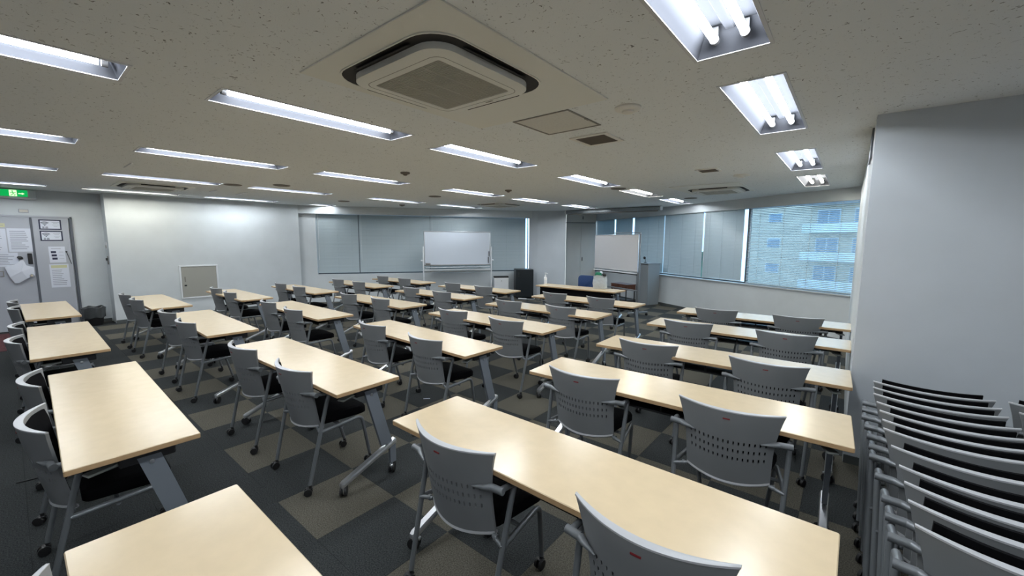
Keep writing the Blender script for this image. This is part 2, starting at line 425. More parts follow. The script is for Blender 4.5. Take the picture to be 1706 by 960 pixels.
window('window_1', q1, sW0, sB, r1+.10, z1b, 2.42, (-1.46, .41), 'long far window of three tinted panes behind closed blinds')
window('window_2', q2, sR0, sR1, .13, z2b, 2.42, (-4.55, -3.68, -1.12, -.03), 'long right window of tinted panes behind grey blinds')
PITCH = .030
def blind(qf, s0, s1, o, zb, zt, tilt, label, ncord=3, grp='grey venetian blinds on both window walls'):
    ang = A1 if qf is q1 else A2
    c = qf((s0+s1)/2, o); Lb = s1-s0
    t = thing('venetian_blind', label, 'blind', (c.x, c.y, zb), ang, grp)
    n = int((zt-zb-.06)/PITCH)
    sl = MB(); ca, sa = math.cos(tilt), math.sin(tilt); wv = .0185
    prof = [(-wv, 0), (0, .0022), (wv, 0)]
    vs = []; fs = []
    for e in (-Lb/2, Lb/2):
        for th in (0, .0008):
            for y, z in prof: vs.append((e, y*ca-(z+th)*sa, y*sa+(z+th)*ca))
    fs = [(0, 1, 7, 6), (1, 2, 8, 7), (3, 9, 10, 4), (4, 10, 11, 5), (0, 6, 9, 3), (2, 5, 11, 8), (0, 3, 4, 1), (1, 4, 5, 2), (6, 7, 10, 9), (7, 8, 11, 10)]
    sl.add(vs, fs); sm = sl.mesh('slat', 'slat', smooth=False)
    for i in range(n):
        link('slat', sm, t, (0, 0, .04+i*PITCH))
    MB().box((0, 0, .012), (Lb, .028, .018), bev=.003).obj('bottom_rail', 'slat', t)
    MB().box((0, 0, zt-zb-.014), (Lb, .04, .028), bev=.003).obj('head_rail', 'slat', t)
    for k in range(ncord):
        x = -Lb/2+Lb*(k+.5)/ncord
        MB().box((x, -.021, (zt-zb)/2), (.006, .0016, zt-zb-.03)).obj('ladder_cord', 'slat', t)
    MB().tube([(-Lb/2+.05, -.03, zt-zb-.04), (-Lb/2+.05, -.03, .35)], .004, 6).obj('tilt_wand', 'white_plastic', t)
    return t
o1 = r1+.035
zt1 = 2.345
blind(q1, -2.495, -1.475, o1, z1b+.03, zt1, R(79), 'closed narrow venetian blind, left end of the far window', 3)
blind(q1, -1.455, .400, o1, z1b+.03, zt1, R(79), 'closed venetian blind in the middle of the far window, left of the whiteboard', 5)
blind(q1, .408, 3.195, o1, z1b+.03, zt1, R(79), 'closed wide venetian blind behind the whiteboard on the far window', 7)
o2 = .055
blind(q2, -5.70, -4.595, o2, z2b+.045, zt1, R(58), 'first blind of the right window, beside the grey cupboard doors', 3)
blind(q2, -4.53, -3.72, o2, z2b+.045, zt1, R(58), 'second narrow blind of the right window, above the screen board', 2)
blind(q2, -3.62, -2.42, o2, z2b+.045, zt1, R(58), 'third blind of the right window, behind the lectern', 3)
blind(q2, -2.412, -1.150, o2, z2b+.045, zt1, R(58), 'fourth blind of the right window, just right of the lectern', 3)
blind(q2, -1.115, -.095, o2, z2b+.045, zt1, R(58), 'fifth blind of the right window, left of the open gap', 3)
blind(q2, .03, 2.02 if s2end > 2.04 else s2end-.02, o2, z2b+.03, zt1, R(22), 'half open rightmost blind showing the apartment building outside', 4)

# ------------------------------------------------------------------ ceiling lights
def make_light(ln, tubemat, root):
    d = .112; hw = LW/2; fl = .012
    b = MB()
    # trough: flared reflector
    x0, x1, y0, y1 = -hw+.004, hw-.004, .004, ln-.004
    tx0, tx1, ty0, ty1 = -hw*.66, hw*.66, .05, ln-.05
    vs = [(x0, y0, 0), (x1, y0, 0), (x1, y1, 0), (x0, y1, 0), (tx0, ty0, d), (tx1, ty0, d), (tx1, ty1, d), (tx0, ty1, d)]
    th = .004
    vs += [(x0-th, y0-th, .0), (x1+th, y0-th, .0), (x1+th, y1+th, .0), (x0-th, y1+th, .0), (tx0-th, ty0-th, d+th), (tx1+th, ty0-th, d+th), (tx1+th, ty1+th, d+th), (tx0-th, ty1+th, d+th)]
    fs = [(0, 4, 5, 1), (1, 5, 6, 2), (2, 6, 7, 3), (3, 7, 4, 0), (4, 7, 6, 5),
          (8, 9, 13, 12), (9, 10, 14, 13), (10, 11, 15, 14), (11, 8, 12, 15), (12, 13, 14, 15),
          (0, 1, 9, 8), (1, 2, 10, 9), (2, 3, 11, 10), (3, 0, 8, 11)]
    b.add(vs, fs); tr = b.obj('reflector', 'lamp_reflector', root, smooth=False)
    f = MB()
    ox0, ox1, oy0, oy1 = -hw-fl, hw+fl, -fl, ln+fl
    for zz in (-.004, -.0005):
        f.v += [(ox0, oy0, zz), (ox1, oy0, zz), (ox1, oy1, zz), (ox0, oy1, zz), (x0, y0, zz), (x1, y0, zz), (x1, y1, zz), (x0, y1, zz)]
    for i in range(4):
        j = (i+1) % 4
        for q in ((i, 4+i, 4+j, j), (8+i, 8+j, 12+j, 12+i), (i, j, 8+j, 8+i), (4+i, 12+i, 12+j, 4+j)): f.f.append(q); f.mi.append(0)
    f.obj('rim', 'lamp_white', root, smooth=False)
    # raised spine between the tubes
    MB().box((0, ln/2, d-.018), (.044, ln-.12, .03), bev=.006).obj('spine', 'lamp_reflector', root)
    for sx in (-.062, .062):
        MB().tube([(sx, .085, .046), (sx, ln-.085, .046)], .0163, 12).obj('tube', tubemat, root)
        for yy, dy in ((.062, 1), (ln-.062, -1)):
            h_ = MB(); h_.lathe([(.020, -.012), (.020, .012)], 14, (sx, yy, .046), 'y'); h_.box((sx, yy, .074), (.03, .02, .05)); h_.obj('lamp_holder', 'lamp_holder', root)
protos = {}
LINES = ['rightmost line of ceiling lights', 'second line of ceiling lights from the right', 'third line of ceiling lights from the right', 'fourth line of ceiling lights from the right', 'line of ceiling lights nearest the white wall', '', '']
for c, r_, x, y0, ln in lights:
    warm = (c, r_) in ((0, 4), (1, 4), (4, 1))
    key = (ln, warm)
    cx, cyy = crot(x, y0)
    rows = [q for q in lights if q[0] == c]; k = [q[1] for q in rows].index(r_)
    wd = 'nearest of the' if k == 0 else ('farthest of the' if k == len(rows)-1 else NTH[k]+' along the')
    lab = f'recessed twin-tube light, {wd} {LINES[c]}'
    if c == 5: lab = ('added twin-tube fill light behind the camera, right of the picture', 'added twin-tube fill light beside the camera, right of the picture')[k]
    if c == 6: lab = 'added twin-tube fill light straight above the camera, outside the picture'
    if c == 4: lab = f'recessed twin-tube light, {wd} {LINES[c]}'
    if key not in protos:
        t = thing('ceiling_light', lab, 'ceiling light', (cx, cyy, H), CA, 'recessed fluorescent ceiling lights')
        make_light(ln, 'tube_warm' if warm else 'tube_cool', t); protos[key] = t; index_kids()
    else:
        t = copy_tree(protos[key]); t.location = (cx, cyy, H); t['label'] = lab

# ------------------------------------------------------------------ ceiling cassettes and small ceiling parts
def rrect(hx, hy, r, n=7):
    pts = []
    for cx, cyy, a0 in ((hx-r, hy-r, 0), (-hx+r, hy-r, 90), (-hx+r, -hy+r, 180), (hx-r, -hy+r, 270)):
        for k in range(n+1):
            a = R(a0+90*k/n); pts.append((cx+r*math.cos(a), cyy+r*math.sin(a)))
    return pts
def ring(mb, po, pi, z0, z1):
    n = len(po); k = len(mb.v)
    for z in (z0, z1):
        mb.v += [(x, y, z) for x, y in po]+[(x, y, z) for x, y in pi]
    for i in range(n):
        j = (i+1) % n
        for q in ((i, j, n+j, n+i), (2*n+i, 3*n+i, 3*n+j, 2*n+j), (i, 2*n+i, 2*n+j, j), (n+i, n+j, 3*n+j, 3*n+i)):
            mb.f.append(tuple(k+a for a in q)); mb.mi.append(0)
def cassette(cx, cyy, panel, label):
    t = thing('air_conditioner', label, 'air conditioner', (cx, cyy, H), 0, 'ceiling cassette air conditioners'); t.scale = (.92, .92, 1)
    px0, px1, py0, py1 = panel
    MB().box(((px0+px1)/2, (py0+py1)/2, -.004), (px1-px0, py1-py0, .008), bev=.002).obj('ceiling_plate', 'ac_white', t)
    po = rrect(.45, .45, .17); pi = rrect(.425, .425, .15)
    b = MB(); ring(b, rrect(.458, .458, .17), po, -.013, -.008); b.obj('outer_frame', 'ac_white', t)
    b = MB(); ring(b, po, rrect(.33, .33, .12), -.0105, -.009); b.obj('air_slot', 'ac_slot', t)
    for k in range(4):
        a = k*math.pi/2; rt = rotz(a)
        c = rt @ Vector((.419, 0, -.019))
        MB().box(c, (.030, .46, .004), rt @ Matrix.Rotation(R(25), 3, 'Y'), bev=.002).obj('louvre', 'ac_slot', t)
    po = rrect(.385, .385, .13); pi = rrect(.275, .275, .015)
    n = len(po)
    b = MB(); k0 = 0
    pb = rrect(.36, .36, .12)
    b.v += [(x, y, -.010) for x, y in po]+[(x, y, -.040) for x, y in po]+[(x, y, -.048) for x, y in pb]+[(x, y, -.048) for x, y in pi]+[(x, y, -.030) for x, y in pi]
    for l in range(4):
        for i in range(n):
            j = (i+1) % n; b.f.append((l*n+i, l*n+j, (l+1)*n+j, (l+1)*n+i)); b.mi.append(0)
    b.obj('face_panel', 'ac_white', t)
    gl = rrect(.318, .318, .06); gi = rrect(.315, .315, .06)
    b = MB(); ring(b, gl, gi, -.0487, -.0478); b.obj('panel_seam', 'grey_line', t)
    MB().box((0, 0, -.030), (.55, .55, .004)).obj('filter', 'ac_slot', t)
    sm = MB().box((0, 0, 0), (.55, .0085, .010)).mesh('grille_bar', 'ac_grille', smooth=False)
    for k in range(42):
        link('grille_bar', sm, t, (0, -.269+k*.0131, -.040))
    for x in (-.135, 0, .135): MB().box((x, 0, -.043), (.010, .55, .008)).obj('grille_rib', 'ac_grille', t)
    MB().box((.06, .335, -.0492), (.06, .010, .001)).obj('maker_badge', 'grey_line', t)
    return t
cassette(-1.763, 1.567, (-.546, .612, -.578, .895), 'large air conditioner cassette overhead at the top of the photo')
cassette(-8.98, 1.62, (-.52, .52, -.5, .5), 'air conditioner cassette in the ceiling above the beige wall hatch')
cassette(-1.76, 7.62, (-.6, .5, -.9, .5), 'air conditioner cassette in the ceiling near the right window soffit')
cassette(-6.62, 7.60, (-.5, .5, -.5, .5), 'air conditioner cassette in the ceiling above the whiteboard')
# access hatch
t = thing('ceiling_hatch', 'square ceiling access hatch outlined by a grey frame', 'hatch', (-1.735, 2.65, H))
b = MB(); ring(b, [(-.235, -.235), (.235, -.235), (.235, .235), (-.235, .235)], [(-.22, -.22), (.22, -.22), (.22, .22), (-.22, .22)], -.005, -.0005); b.obj('hatch_frame', 'grey_line', t, smooth=False)
MB().box((0, 0, -.0015), (.436, .436, .002)).obj('hatch_door', 'hatch', t)
MB().box((.228, .03, -.006), (.02, .05, .006), bev=.002).obj('latch', 'grey_line', t)
def vent(x, y, sz, label, rz=0):
    t = thing('ceiling_vent', label, 'vent', (x, y, H), rz, 'square ceiling vents')
    h = sz/2; b = MB(); ring(b, [(-h, -h), (h, -h), (h, h), (-h, h)], [(-h*.78, -h*.78), (h*.78, -h*.78), (h*.78, h*.78), (-h*.78, h*.78)], -.010, -.0005); b.obj('vent_frame', 'detector', t, smooth=False)
    MB().box((0, 0, -.0015), (sz*.78, sz*.78, .002)).obj('backing', 'ac_slot', t)
    sm = MB().box((0, 0, 0), (sz*.76, .006, .010), Matrix.Rotation(R(35), 3, 'X')).mesh('vent_slat', 'speaker_brown', smooth=False)
    n = 12
    for k in range(n): link('vent_slat', sm, t, (0, -sz*.37+sz*.74*k/(n-1), -.007))
vent(-1.73, 3.255, .34, 'dark square ceiling vent beside the access hatch')
vent(-1.39, 5.47, .25, 'small ceiling vent above the third table row')
def detector(x, y, r, label, nm='smoke_detector', m='detector'):
    t = thing(nm, label, 'detector', (x, y, H), 0, 'round ceiling detectors')
    MB().lathe([(r, 0), (r, -.010), (r*.9, -.018), (r*.55, -.024)], 24).obj('base', m, t)
    MB().lathe([(r*.45, -.024), (r*.45, -.034), (r*.25, -.04)], 16).obj('sensor', m, t)
detector(-1.18, 2.63, .085, 'pale round smoke detector between access hatch and right lights')
detector(-1.15, 6.12, .10, 'flat round detector near the far right air conditioner')
detector(-4.478, 3.316, .06, 'small dark ceiling detector left of the second light line', m='speaker_brown')
detector(-4.602, 5.535, .06, 'small dark ceiling detector further along toward the whiteboard', m='speaker_brown')
detector(-8.555, 6.222, .07, 'small dark ceiling detector near the far window soffit', m='speaker_brown')
def speaker(x, y, label):
    t = thing('ceiling_speaker', label, 'speaker', (x, y, H), 0, 'round ceiling speakers')
    MB().lathe([(.125, 0), (.125, -.004), (.115, -.008)], 24).obj('speaker_ring', 'speaker_brown', t)
    MB().lathe([(.113, -.0045), (.11, -.010), (.02, -.011)], 24).obj('speaker_mesh', 'speaker_brown', t)
speaker(-7.65, 2.362, 'brown round ceiling speaker beside the left air conditioner')
speaker(-7.10, 2.87, 'brown round ceiling speaker, second from the left air conditioner')
speaker(-8.84, 4.87, 'brown round ceiling speaker near the corner of the far window')
speaker(-6.41, 5.44, 'brown round ceiling speaker in front of the whiteboard')
speaker(-3.02, 6.47, 'brown round ceiling speaker between two lights near the front desk')
speaker(-2.53, 8.75, 'grey round ceiling speaker close to the right soffit')
for (xa, ya), (xb, yb), lb in (((-6.86, .987), (-6.41, .992), 'thin white strip on the ceiling, nearest the camera'), ((-9.08, 2.43), (-8.66, 2.42), 'thin white strip on the ceiling beside the speakers'), ((-9.25, 2.91), (-8.65, 2.87), 'thin white strip on the ceiling, farthest of three')):
    tag(MB().box(((xa+xb)/2, (ya+yb)/2, H-.006), (xb-xa, .02, .012), bev=.003).obj('ceiling_strip', 'lamp_white'), lb, 'strip', 'thin strips on the ceiling')
# ceiling projection screen housing
t = thing('projection_screen', 'long grey rolled projection screen housing under the ceiling', 'projector screen', (-4.97, 10.18, H))
MB().box((0, 0, -.055), (2.68, .11, .10), bev=.02).obj('housing', 'lectern', t)
for sx in (-1, 1): MB().box((sx*1.35, 0, -.055), (.05, .12, .11), bev=.02).obj('end_cap', 'white_metal', t)
MB().tube([(-1.28, -.0, -.115), (1.28, -.0, -.115)], .012, 8).obj('bottom_bar', 'grey_line', t)

# ------------------------------------------------------------------ tables
def caster(mb_parent, x, y, rad, wid, top, rz, m='black_plastic', stem=.010):
    c = link('caster', None, mb_parent, (x, y, 0), rz)
    return c
def make_caster_meshes(rad, wid, top, prefix):
    h = MB(); off = rad*.55
    h.tube([(0, off, rad*1.3), (0, off, top)], rad*.36, 8)
    h.box((0, off*.55, rad*1.75), (wid*.5, rad*1.5, rad*.5), bev=rad*.12)
    h.box((0, 0, rad*1.05), (wid*.22, rad*.9, rad*1.2), bev=rad*.08)
    wl = MB()
    for sx in (-1, 1):
        wl.lathe([(rad*.55, sx*wid*.5), (rad*.96, sx*wid*.47), (rad, sx*wid*.36), (rad, sx*wid*.16), (rad*.5, sx*wid*.13)], 16, (0, 0, rad), 'x')
    return h, wl
th_, tw_ = make_caster_meshes(.034, .044, .070, 'table')
TC_H = th_.mesh('caster', ['alu']); TC_W = tw_.mesh('wheel', 'black_plastic')
ch_, cw_ = make_caster_meshes(.025, .042, .066, 'chair')
CC_H = ch_.mesh('caster', 'black_plastic'); CC_W = cw_.mesh('wheel', 'black_plastic')
def put_caster(parent, hm, wm, x, y, rz, dz=0):
    c = link('caster', hm, parent, (x, y, dz), rz); link('wheel', wm, c); return c
ZT = .71; TW, TD, TT = 1.8, .449, .026
def make_table(label, group, modesty=False):
    t = thing('folding_table', label, 'table', (0, 0, 0), 0, group)
    b = MB(); hx, hy = TW/2, TD/2; e = .003
    po = rrect(hx, hy, .006, 2); pi = rrect(hx-e, hy-e, .004, 2); n = len(po)
    b.v += [(x, y, ZT) for x, y in pi]+[(x, y, ZT-e) for x, y in po]+[(x, y, ZT-TT+e) for x, y in po]+[(x, y, ZT-TT) for x, y in pi]
    b.f.append(tuple(range(n))); b.mi.append(0)
    for l in range(3):
        for i in range(n):
            j = (i+1) % n; b.f.append((l*n+j, l*n+i, (l+1)*n+i, (l+1)*n+j)); b.mi.append(0 if l == 0 else 1)
    b.f.append(tuple(range(4*n-1, 3*n-1, -1))); b.mi.append(2)
    b.obj('tabletop', ['laminate', 'edge_band', 'under_board'], t, smooth=False)
    MB().box((0, .055, ZT-TT-.045), (1.62, .05, .045), bev=.004).obj('beam', 'dark_metal', t)
    MB().box((0, .01, ZT-TT-.085), (1.30, .26, .012), bev=.003).obj('shelf', 'dark_metal', t)
    for sx in (-.55, 0, .55): MB().box((sx, -.10, ZT-TT-.045), (.012, .012, .085)).obj('shelf_hanger', 'dark_metal', t)
    for sx in (-1, 1):
        x = sx*.82
        # slanted flat leg
        l = MB(); w_ = .006
        ya0, ya1, za = .0, .085, .645; yb0, yb1, zb = .115, .20, .225
        for xx in (x-w_*2, x+w_*2): l.v += [(xx, ya0, za), (xx, ya1, za), (xx, yb1, zb), (xx, yb0, zb)]
        for q in ((0, 1, 2, 3), (7, 6, 5, 4), (0, 4, 5, 1), (1, 5, 6, 2), (2, 6, 7, 3), (3, 7, 4, 0)): l.f.append(q if sx > 0 else q); l.mi.append(0)
        lo = l.obj('leg', 'table_leg', t, smooth=False)
        MB().lathe([(.010, 0), (.010, .004), (.004, .005)], 12, (x+sx*.0125-(.005 if sx < 0 else 0), .05, .615), 'x').obj('bolt', 'alu', lo)
        # sloping foot bar, high at the back
        f = MB(); y0, z0, y1, z1 = -.185, .078, .225, .232
        hw = .021
        sec = [(-hw, 0), (-hw*.75, .012), (hw*.75, .012), (hw, 0), (hw, -.018), (-hw, -.018)]
        st = [(0, .55), (.04, 1), (1, 1)]
        for k, sc_ in st:
            yy = y0+(y1-y0)*k; zz = z0+(z1-z0)*k
            f.v += [(x+px*sc_*1.05, yy, zz+pz) for px, pz in sec]
        for k in range(len(st)-1):
            for i in range(6):
                j = (i+1) % 6; f.f.append((k*6+i, k*6+j, (k+1)*6+j, (k+1)*6+i)); f.mi.append(0)
        f.f += [tuple(reversed(range(6))), tuple(range(12, 18))]; f.mi += [0, 0]
        fo = f.obj('foot', 'alu', t, smooth=False)
        MB().box((x, .205, .145), (.024, .05, .15), bev=.004).obj('caster_bracket', 'table_leg', fo)
        put_caster(t, TC_H, TC_W, x, -.165, random.uniform(-2.8, 2.8), 0)
        put_caster(t, TC_H, TC_W, x, .20, random.uniform(-2.8, 2.8), 0)
        # hinge bracket and folding lever under the top
        MB().box((x-sx*.02, .04, ZT-TT-.035), (.06, .20, .06), bev=.006).obj('hinge_bracket', 'dark_metal', t)
        MB().box((x-sx*.015, -.105, ZT-TT-.05), (.05, .13, .012), rotz(R(20*sx)), bev=.005).obj('lever', 'lever', t)
    if modesty:
        MB().box((0, -.15, .52), (1.62, .012, .28), bev=.003).obj('modesty_panel', 'black_fabric', t)
    return t
TABLES = {'A': [(-.838, .252, -.16), (-3.252, .309, -1.19), (-5.693, .276, -.77), (-8.108, .282, .51)],
          'B': [(-.855, 1.395, -.84), (-3.215, 1.393, .61), (-5.607, 1.393, -1.46), (-8.029, 1.375, .05)],
          'C': [(-.814, 2.541, 1.56), (-3.208, 2.507, -2.02), (-5.635, 2.458, -.53), (-8.011, 2.427, -.13)],
          'D': [(-.816, 3.551, 1.31), (-3.219, 3.570, -.52), (-5.598, 3.577, .37), (-8.010, 3.520, .25)],
          'E': [(-.816, 4.752, 0), (-3.195, 4.628, .38), (-5.535, 4.704, .81), (-8.042, 4.712, 0)],
          'F': [(-.811, 5.797, .82), (-3.189, 5.754, -.17), (-5.588, 5.781, .58), (-7.965, 5.754, .54)]}
ROWN = {r: f'{NTH[i]} row from the left' for i, r in enumerate('ABCDEF')}
tp = None
for r_ in 'ABCDEF':
    for k, (x, y, a) in enumerate(TABLES[r_]):
        lab = f'light wood folding table, {ORD[k]} of the {ROWN[r_]}'
        if tp is None: t = tp = make_table(lab, 'light wood folding tables set in six rows'); index_kids()
        else: t = copy_tree(tp)
        t['label'] = lab; t.location = (x, y, 0); t.rotation_euler = (0, 0, R(a))

# ------------------------------------------------------------------ chairs
def smooth01(t): t = max(0, min(1, t)); return t*t*(3-2*t)
def back_pt(u, v):      # rear surface of the shell; u -1..1, v 0..1
    wv = .198+.010*v+.037*max(0, v-.35)**2/.4225
    z = .405-.018*(1-u*u)*(1-v)**3+.395*v
    ye = .058*max(0.0, 1-v)**1.3
    bl = (.070+.020*v)*(1-u*u)
    return Vector((u*wv, ye-bl, z))
def shell(mbk):
    NS = 16
    us = [-1.0, -.93]
    for k in range(NS):
        c = -.83+1.66*k/(NS-1); us += [c-.016, c+.016]
    us += [.93, 1.0]
    rows = (.36, .47, .58)
    vsn = [0, .05, .14, .25]
    for r0 in rows: vsn += [r0-.024, r0+.024]
    vsn += [.70, .82, .92, .975, 1.0]
    nu, nv = len(us), len(vsn)
    hole = lambda i, j: (2 <= i < nu-2 and (i-2) % 2 == 0 and i < 2+2*NS and any(abs((vsn[j]+vsn[j+1])/2-r0) < .001 for r0 in rows))
    vs = []
    for side in (0, 1):
        for j, v in enumerate(vsn):
            for i, u in enumerate(us):
                p = back_pt(u, v)
                if side: p = p+Vector((0, .011+.017*(1-u*u)*smooth01((v-.80)/.17)+.008*(1-u*u)*smooth01((.12-v)/.12), .0))
                vs.append(p)
    idx = lambda s, i, j: s*nu*nv+j*nu+i
    fs = []
    for j in range(nv-1):
        for i in range(nu-1):
            if hole(i, j):
                a = [(i, j), (i+1, j), (i+1, j+1), (i, j+1)]
                for k in range(4):
                    p, q = a[k], a[(k+1) % 4]; fs.append((idx(0, *p), idx(0, *q), idx(1, *q), idx(1, *p)))
                continue
            fs.append((idx(0, i, j), idx(0, i+1, j), idx(0, i+1, j+1), idx(0, i, j+1)))
            fs.append((idx(1, i, j), idx(1, i, j+1), idx(1, i+1, j+1), idx(1, i+1, j)))
    for i in range(nu-1):
        fs.append((idx(0, i, 0), idx(1, i, 0), idx(1, i+1, 0), idx(0, i+1, 0)))
        fs.append((idx(0, i, nv-1), idx(0, i+1, nv-1), idx(1, i+1, nv-1), idx(1, i, nv-1)))
    for j in range(nv-1):
        fs.append((idx(0, 0, j), idx(0, 0, j+1), idx(1, 0, j+1), idx(1, 0, j)))
        fs.append((idx(0, nu-1, j), idx(1, nu-1, j), idx(1, nu-1, j+1), idx(0, nu-1, j+1)))
    mbk.add(vs, fs)
def slab_on_back(mbk, off, th, u1, v0, v1, n=14, m_=8, zoff=0.0):
    vs = []; idx = lambda s, i, j: s*(n+1)*(m_+1)+j*(n+1)+i
    for s_ in (0, 1):
        for j in range(m_+1):
            for i in range(n+1):
                u = -u1+2*u1*i/n; v = v0+(v1-v0)*j/m_
                # rounded corners
                eu = abs(i/n*2-1); ev = abs(j/m_*2-1)
                k = 1.0
                p = back_pt(u*(1-.05*max(0, ev-.8)/.2), v)
                puff = (1-eu**6)*(1-ev**6)
                p = p+Vector((0, off+th*s_*(.45+.55*puff), zoff)); vs.append(p)
    fs = []
    for j in range(m_):
        for i in range(n):
            fs.append((idx(0, i, j), idx(0, i+1, j), idx(0, i+1, j+1), idx(0, i, j+1)))
            fs.append((idx(1, i, j), idx(1, i, j+1), idx(1, i+1, j+1), idx(1, i+1, j)))
    for i in range(n):
        fs.append((idx(0, i, 0), idx(1, i, 0), idx(1, i+1, 0), idx(0, i+1, 0))); fs.append((idx(0, i, m_), idx(0, i+1, m_), idx(1, i+1, m_), idx(1, i, m_)))
    for j in range(m_):
        fs.append((idx(0, 0, j), idx(0, 0, j+1), idx(1, 0, j+1), idx(1, 0, j))); fs.append((idx(0, n, j), idx(1, n, j), idx(1, n, j+1), idx(0, n, j+1)))
    mbk.add(vs, fs)
def seat_mesh(folded):
    b = MB()
    if folded:
        slab_on_back(b, .058, .030, .86, .22, 1.03); return b
    n = 24; po = []
    # plan outline: slightly wider at the front with rounded corners
    for (hx, y, r_, a0) in ((.215, .415, .07, 0), (-.215, .415, .07, 90), (-.185, .085, .03, 180), (.185, .085, .03, 270)):
        cx = hx-(r_ if hx > 0 else -r_); cyy = y-r_ if a0 in (0, 90) else y+r_
        for k in range(6):
            a = R(a0+18*k); po.append((cx+r_*math.cos(a), cyy+r_*math.sin(a)))
    N = len(po); lay = [(.94, .398), (1, .410), (1, .444), (.96, .459), (.80, .465)]
    for s_, z in lay: b.v += [(x*s_, .22+(y-.22)*s_, z-(.012*max(0, (y-.33)/.09) if z > .40 else 0)) for x, y in po]
    for l in range(len(lay)-1):
        for i in range(N): b.f.append((l*N+i, l*N+(i+1) % N, (l+1)*N+(i+1) % N, (l+1)*N+i)); b.mi.append(0)
    b.f += [tuple(reversed(range(N))), tuple((len(lay)-1)*N+i for i in range(N))]; b.mi += [0, 0]
    return b
def make_chair(label, group, folded):
    t = thing('nesting_chair', label, 'chair', (0, 0, 0), 0, group)
    b = MB(); shell(b); back = b.obj('backrest', 'shell_grey', t, ang=.9)
    # pale top rim
    rim = MB(); NR = 20; vs = []
    for i in range(NR+1):
        u = -1+2*i/NR; p = back_pt(u, 1.0); q = p+Vector((0, .011+.017*(1-u*u), 0))
        for pt in (p+Vector((0, -.0015, -.004)), p+Vector((0, -.0015, .002)), (p+q)/2+Vector((0, 0, .0045)), q+Vector((0, 0, .002)), q+Vector((0, 0, -.004))): rim.v.append(pt)
    for i in range(NR):
        for k in range(5):
            j = (k+1) % 5; rim.f.append((i*5+k, (i+1)*5+k, (i+1)*5+j, i*5+j)); rim.mi.append(0)
    rim.f += [tuple(range(5)), tuple(reversed(range(NR*5, NR*5+5)))]; rim.mi += [0, 0]
    rim.obj('rim', 'rim_grey', back)
    lip = MB()
    for i in range(NR+1):
        u = -1+2*i/NR; p = back_pt(u, 0.0); q = p+Vector((0, .014, 0))
        for pt in (p+Vector((0, -.003, .016)), p+Vector((0, -.006, .004)), (p+q)/2+Vector((0, 0, -.006)), q+Vector((0, .002, .002)), q+Vector((0, 0, .014))): lip.v.append(pt)
    lip.f = list(rim.f); lip.mi = list(rim.mi)
    lip.obj('lower_lip', 'rim_grey', back)
    p = back_pt(0, .90)
    MB().box(p+Vector((0, -.001, 0)), (.032, .003, .006)).obj('brand_tag', 'tag_red', back)
    b = MB(); slab_on_back(b, .013, .020, .93, .04, .955); b.obj('back_pad', 'black_fabric', t, ang=1.2)
    seat_mesh(folded).obj('seat', 'black_fabric', t, ang=.9)
    r_ = .0125
    for sx in (-1, 1):
        # rear leg runs up and forward, turns back into the short arm behind the shell
        b = MB()
        b.tube([(sx*.25, -.045, .062), (sx*.268, .085, .60), (sx*.268, .105, .642), (sx*.266, .015, .652)], r_, 10, bend=.05)
        b.obj('rear_leg', 'frame_grey', t)
        e = back_pt(sx*.93, .62)
        b = MB(); b.tube([(sx*.282, .012, .652), (sx*.225, .006, .651)], .0155, 12); b.tube([(sx*.225, .006, .651), (sx*.205, -.008, .650), (sx*.150, -.034, .648)], [.0155, .013, .003], 12)
        b.obj('arm_clip', 'frame_grey', t)
        b = MB()
        if folded: b.tube([(sx*.2625, .040, .395), (sx*.214, .355, .388), (sx*.178, .43, .062)], r_*.95, 10, bend=.05)
        else: b.tube([(sx*.2625, .040, .395), (sx*.214, .355, .388), (sx*.178, .43, .062)], r_*.95, 10, bend=.05)
        b.obj('front_leg', 'frame_grey', t)
        b = MB(); b.tube([(sx*.262, .03, .395), (sx*.195, .05, .405)], .010, 10); b.lathe([(.014, sx*.206), (.014, sx*.220)], 12, (0, .047, .403), 'x'); b.obj('seat_hinge', 'frame_grey', t)
        put_caster(t, CC_H, CC_W, sx*.25, -.045-.014, random.uniform(-.6, .6))
        put_caster(t, CC_H, CC_W, sx*.178, .43-.014, random.uniform(-.6, .6))
    MB().tube([(-.235, .20, .372), (.235, .20, .372)], .010, 8).obj('cross_bar', 'frame_grey', t)
    return t
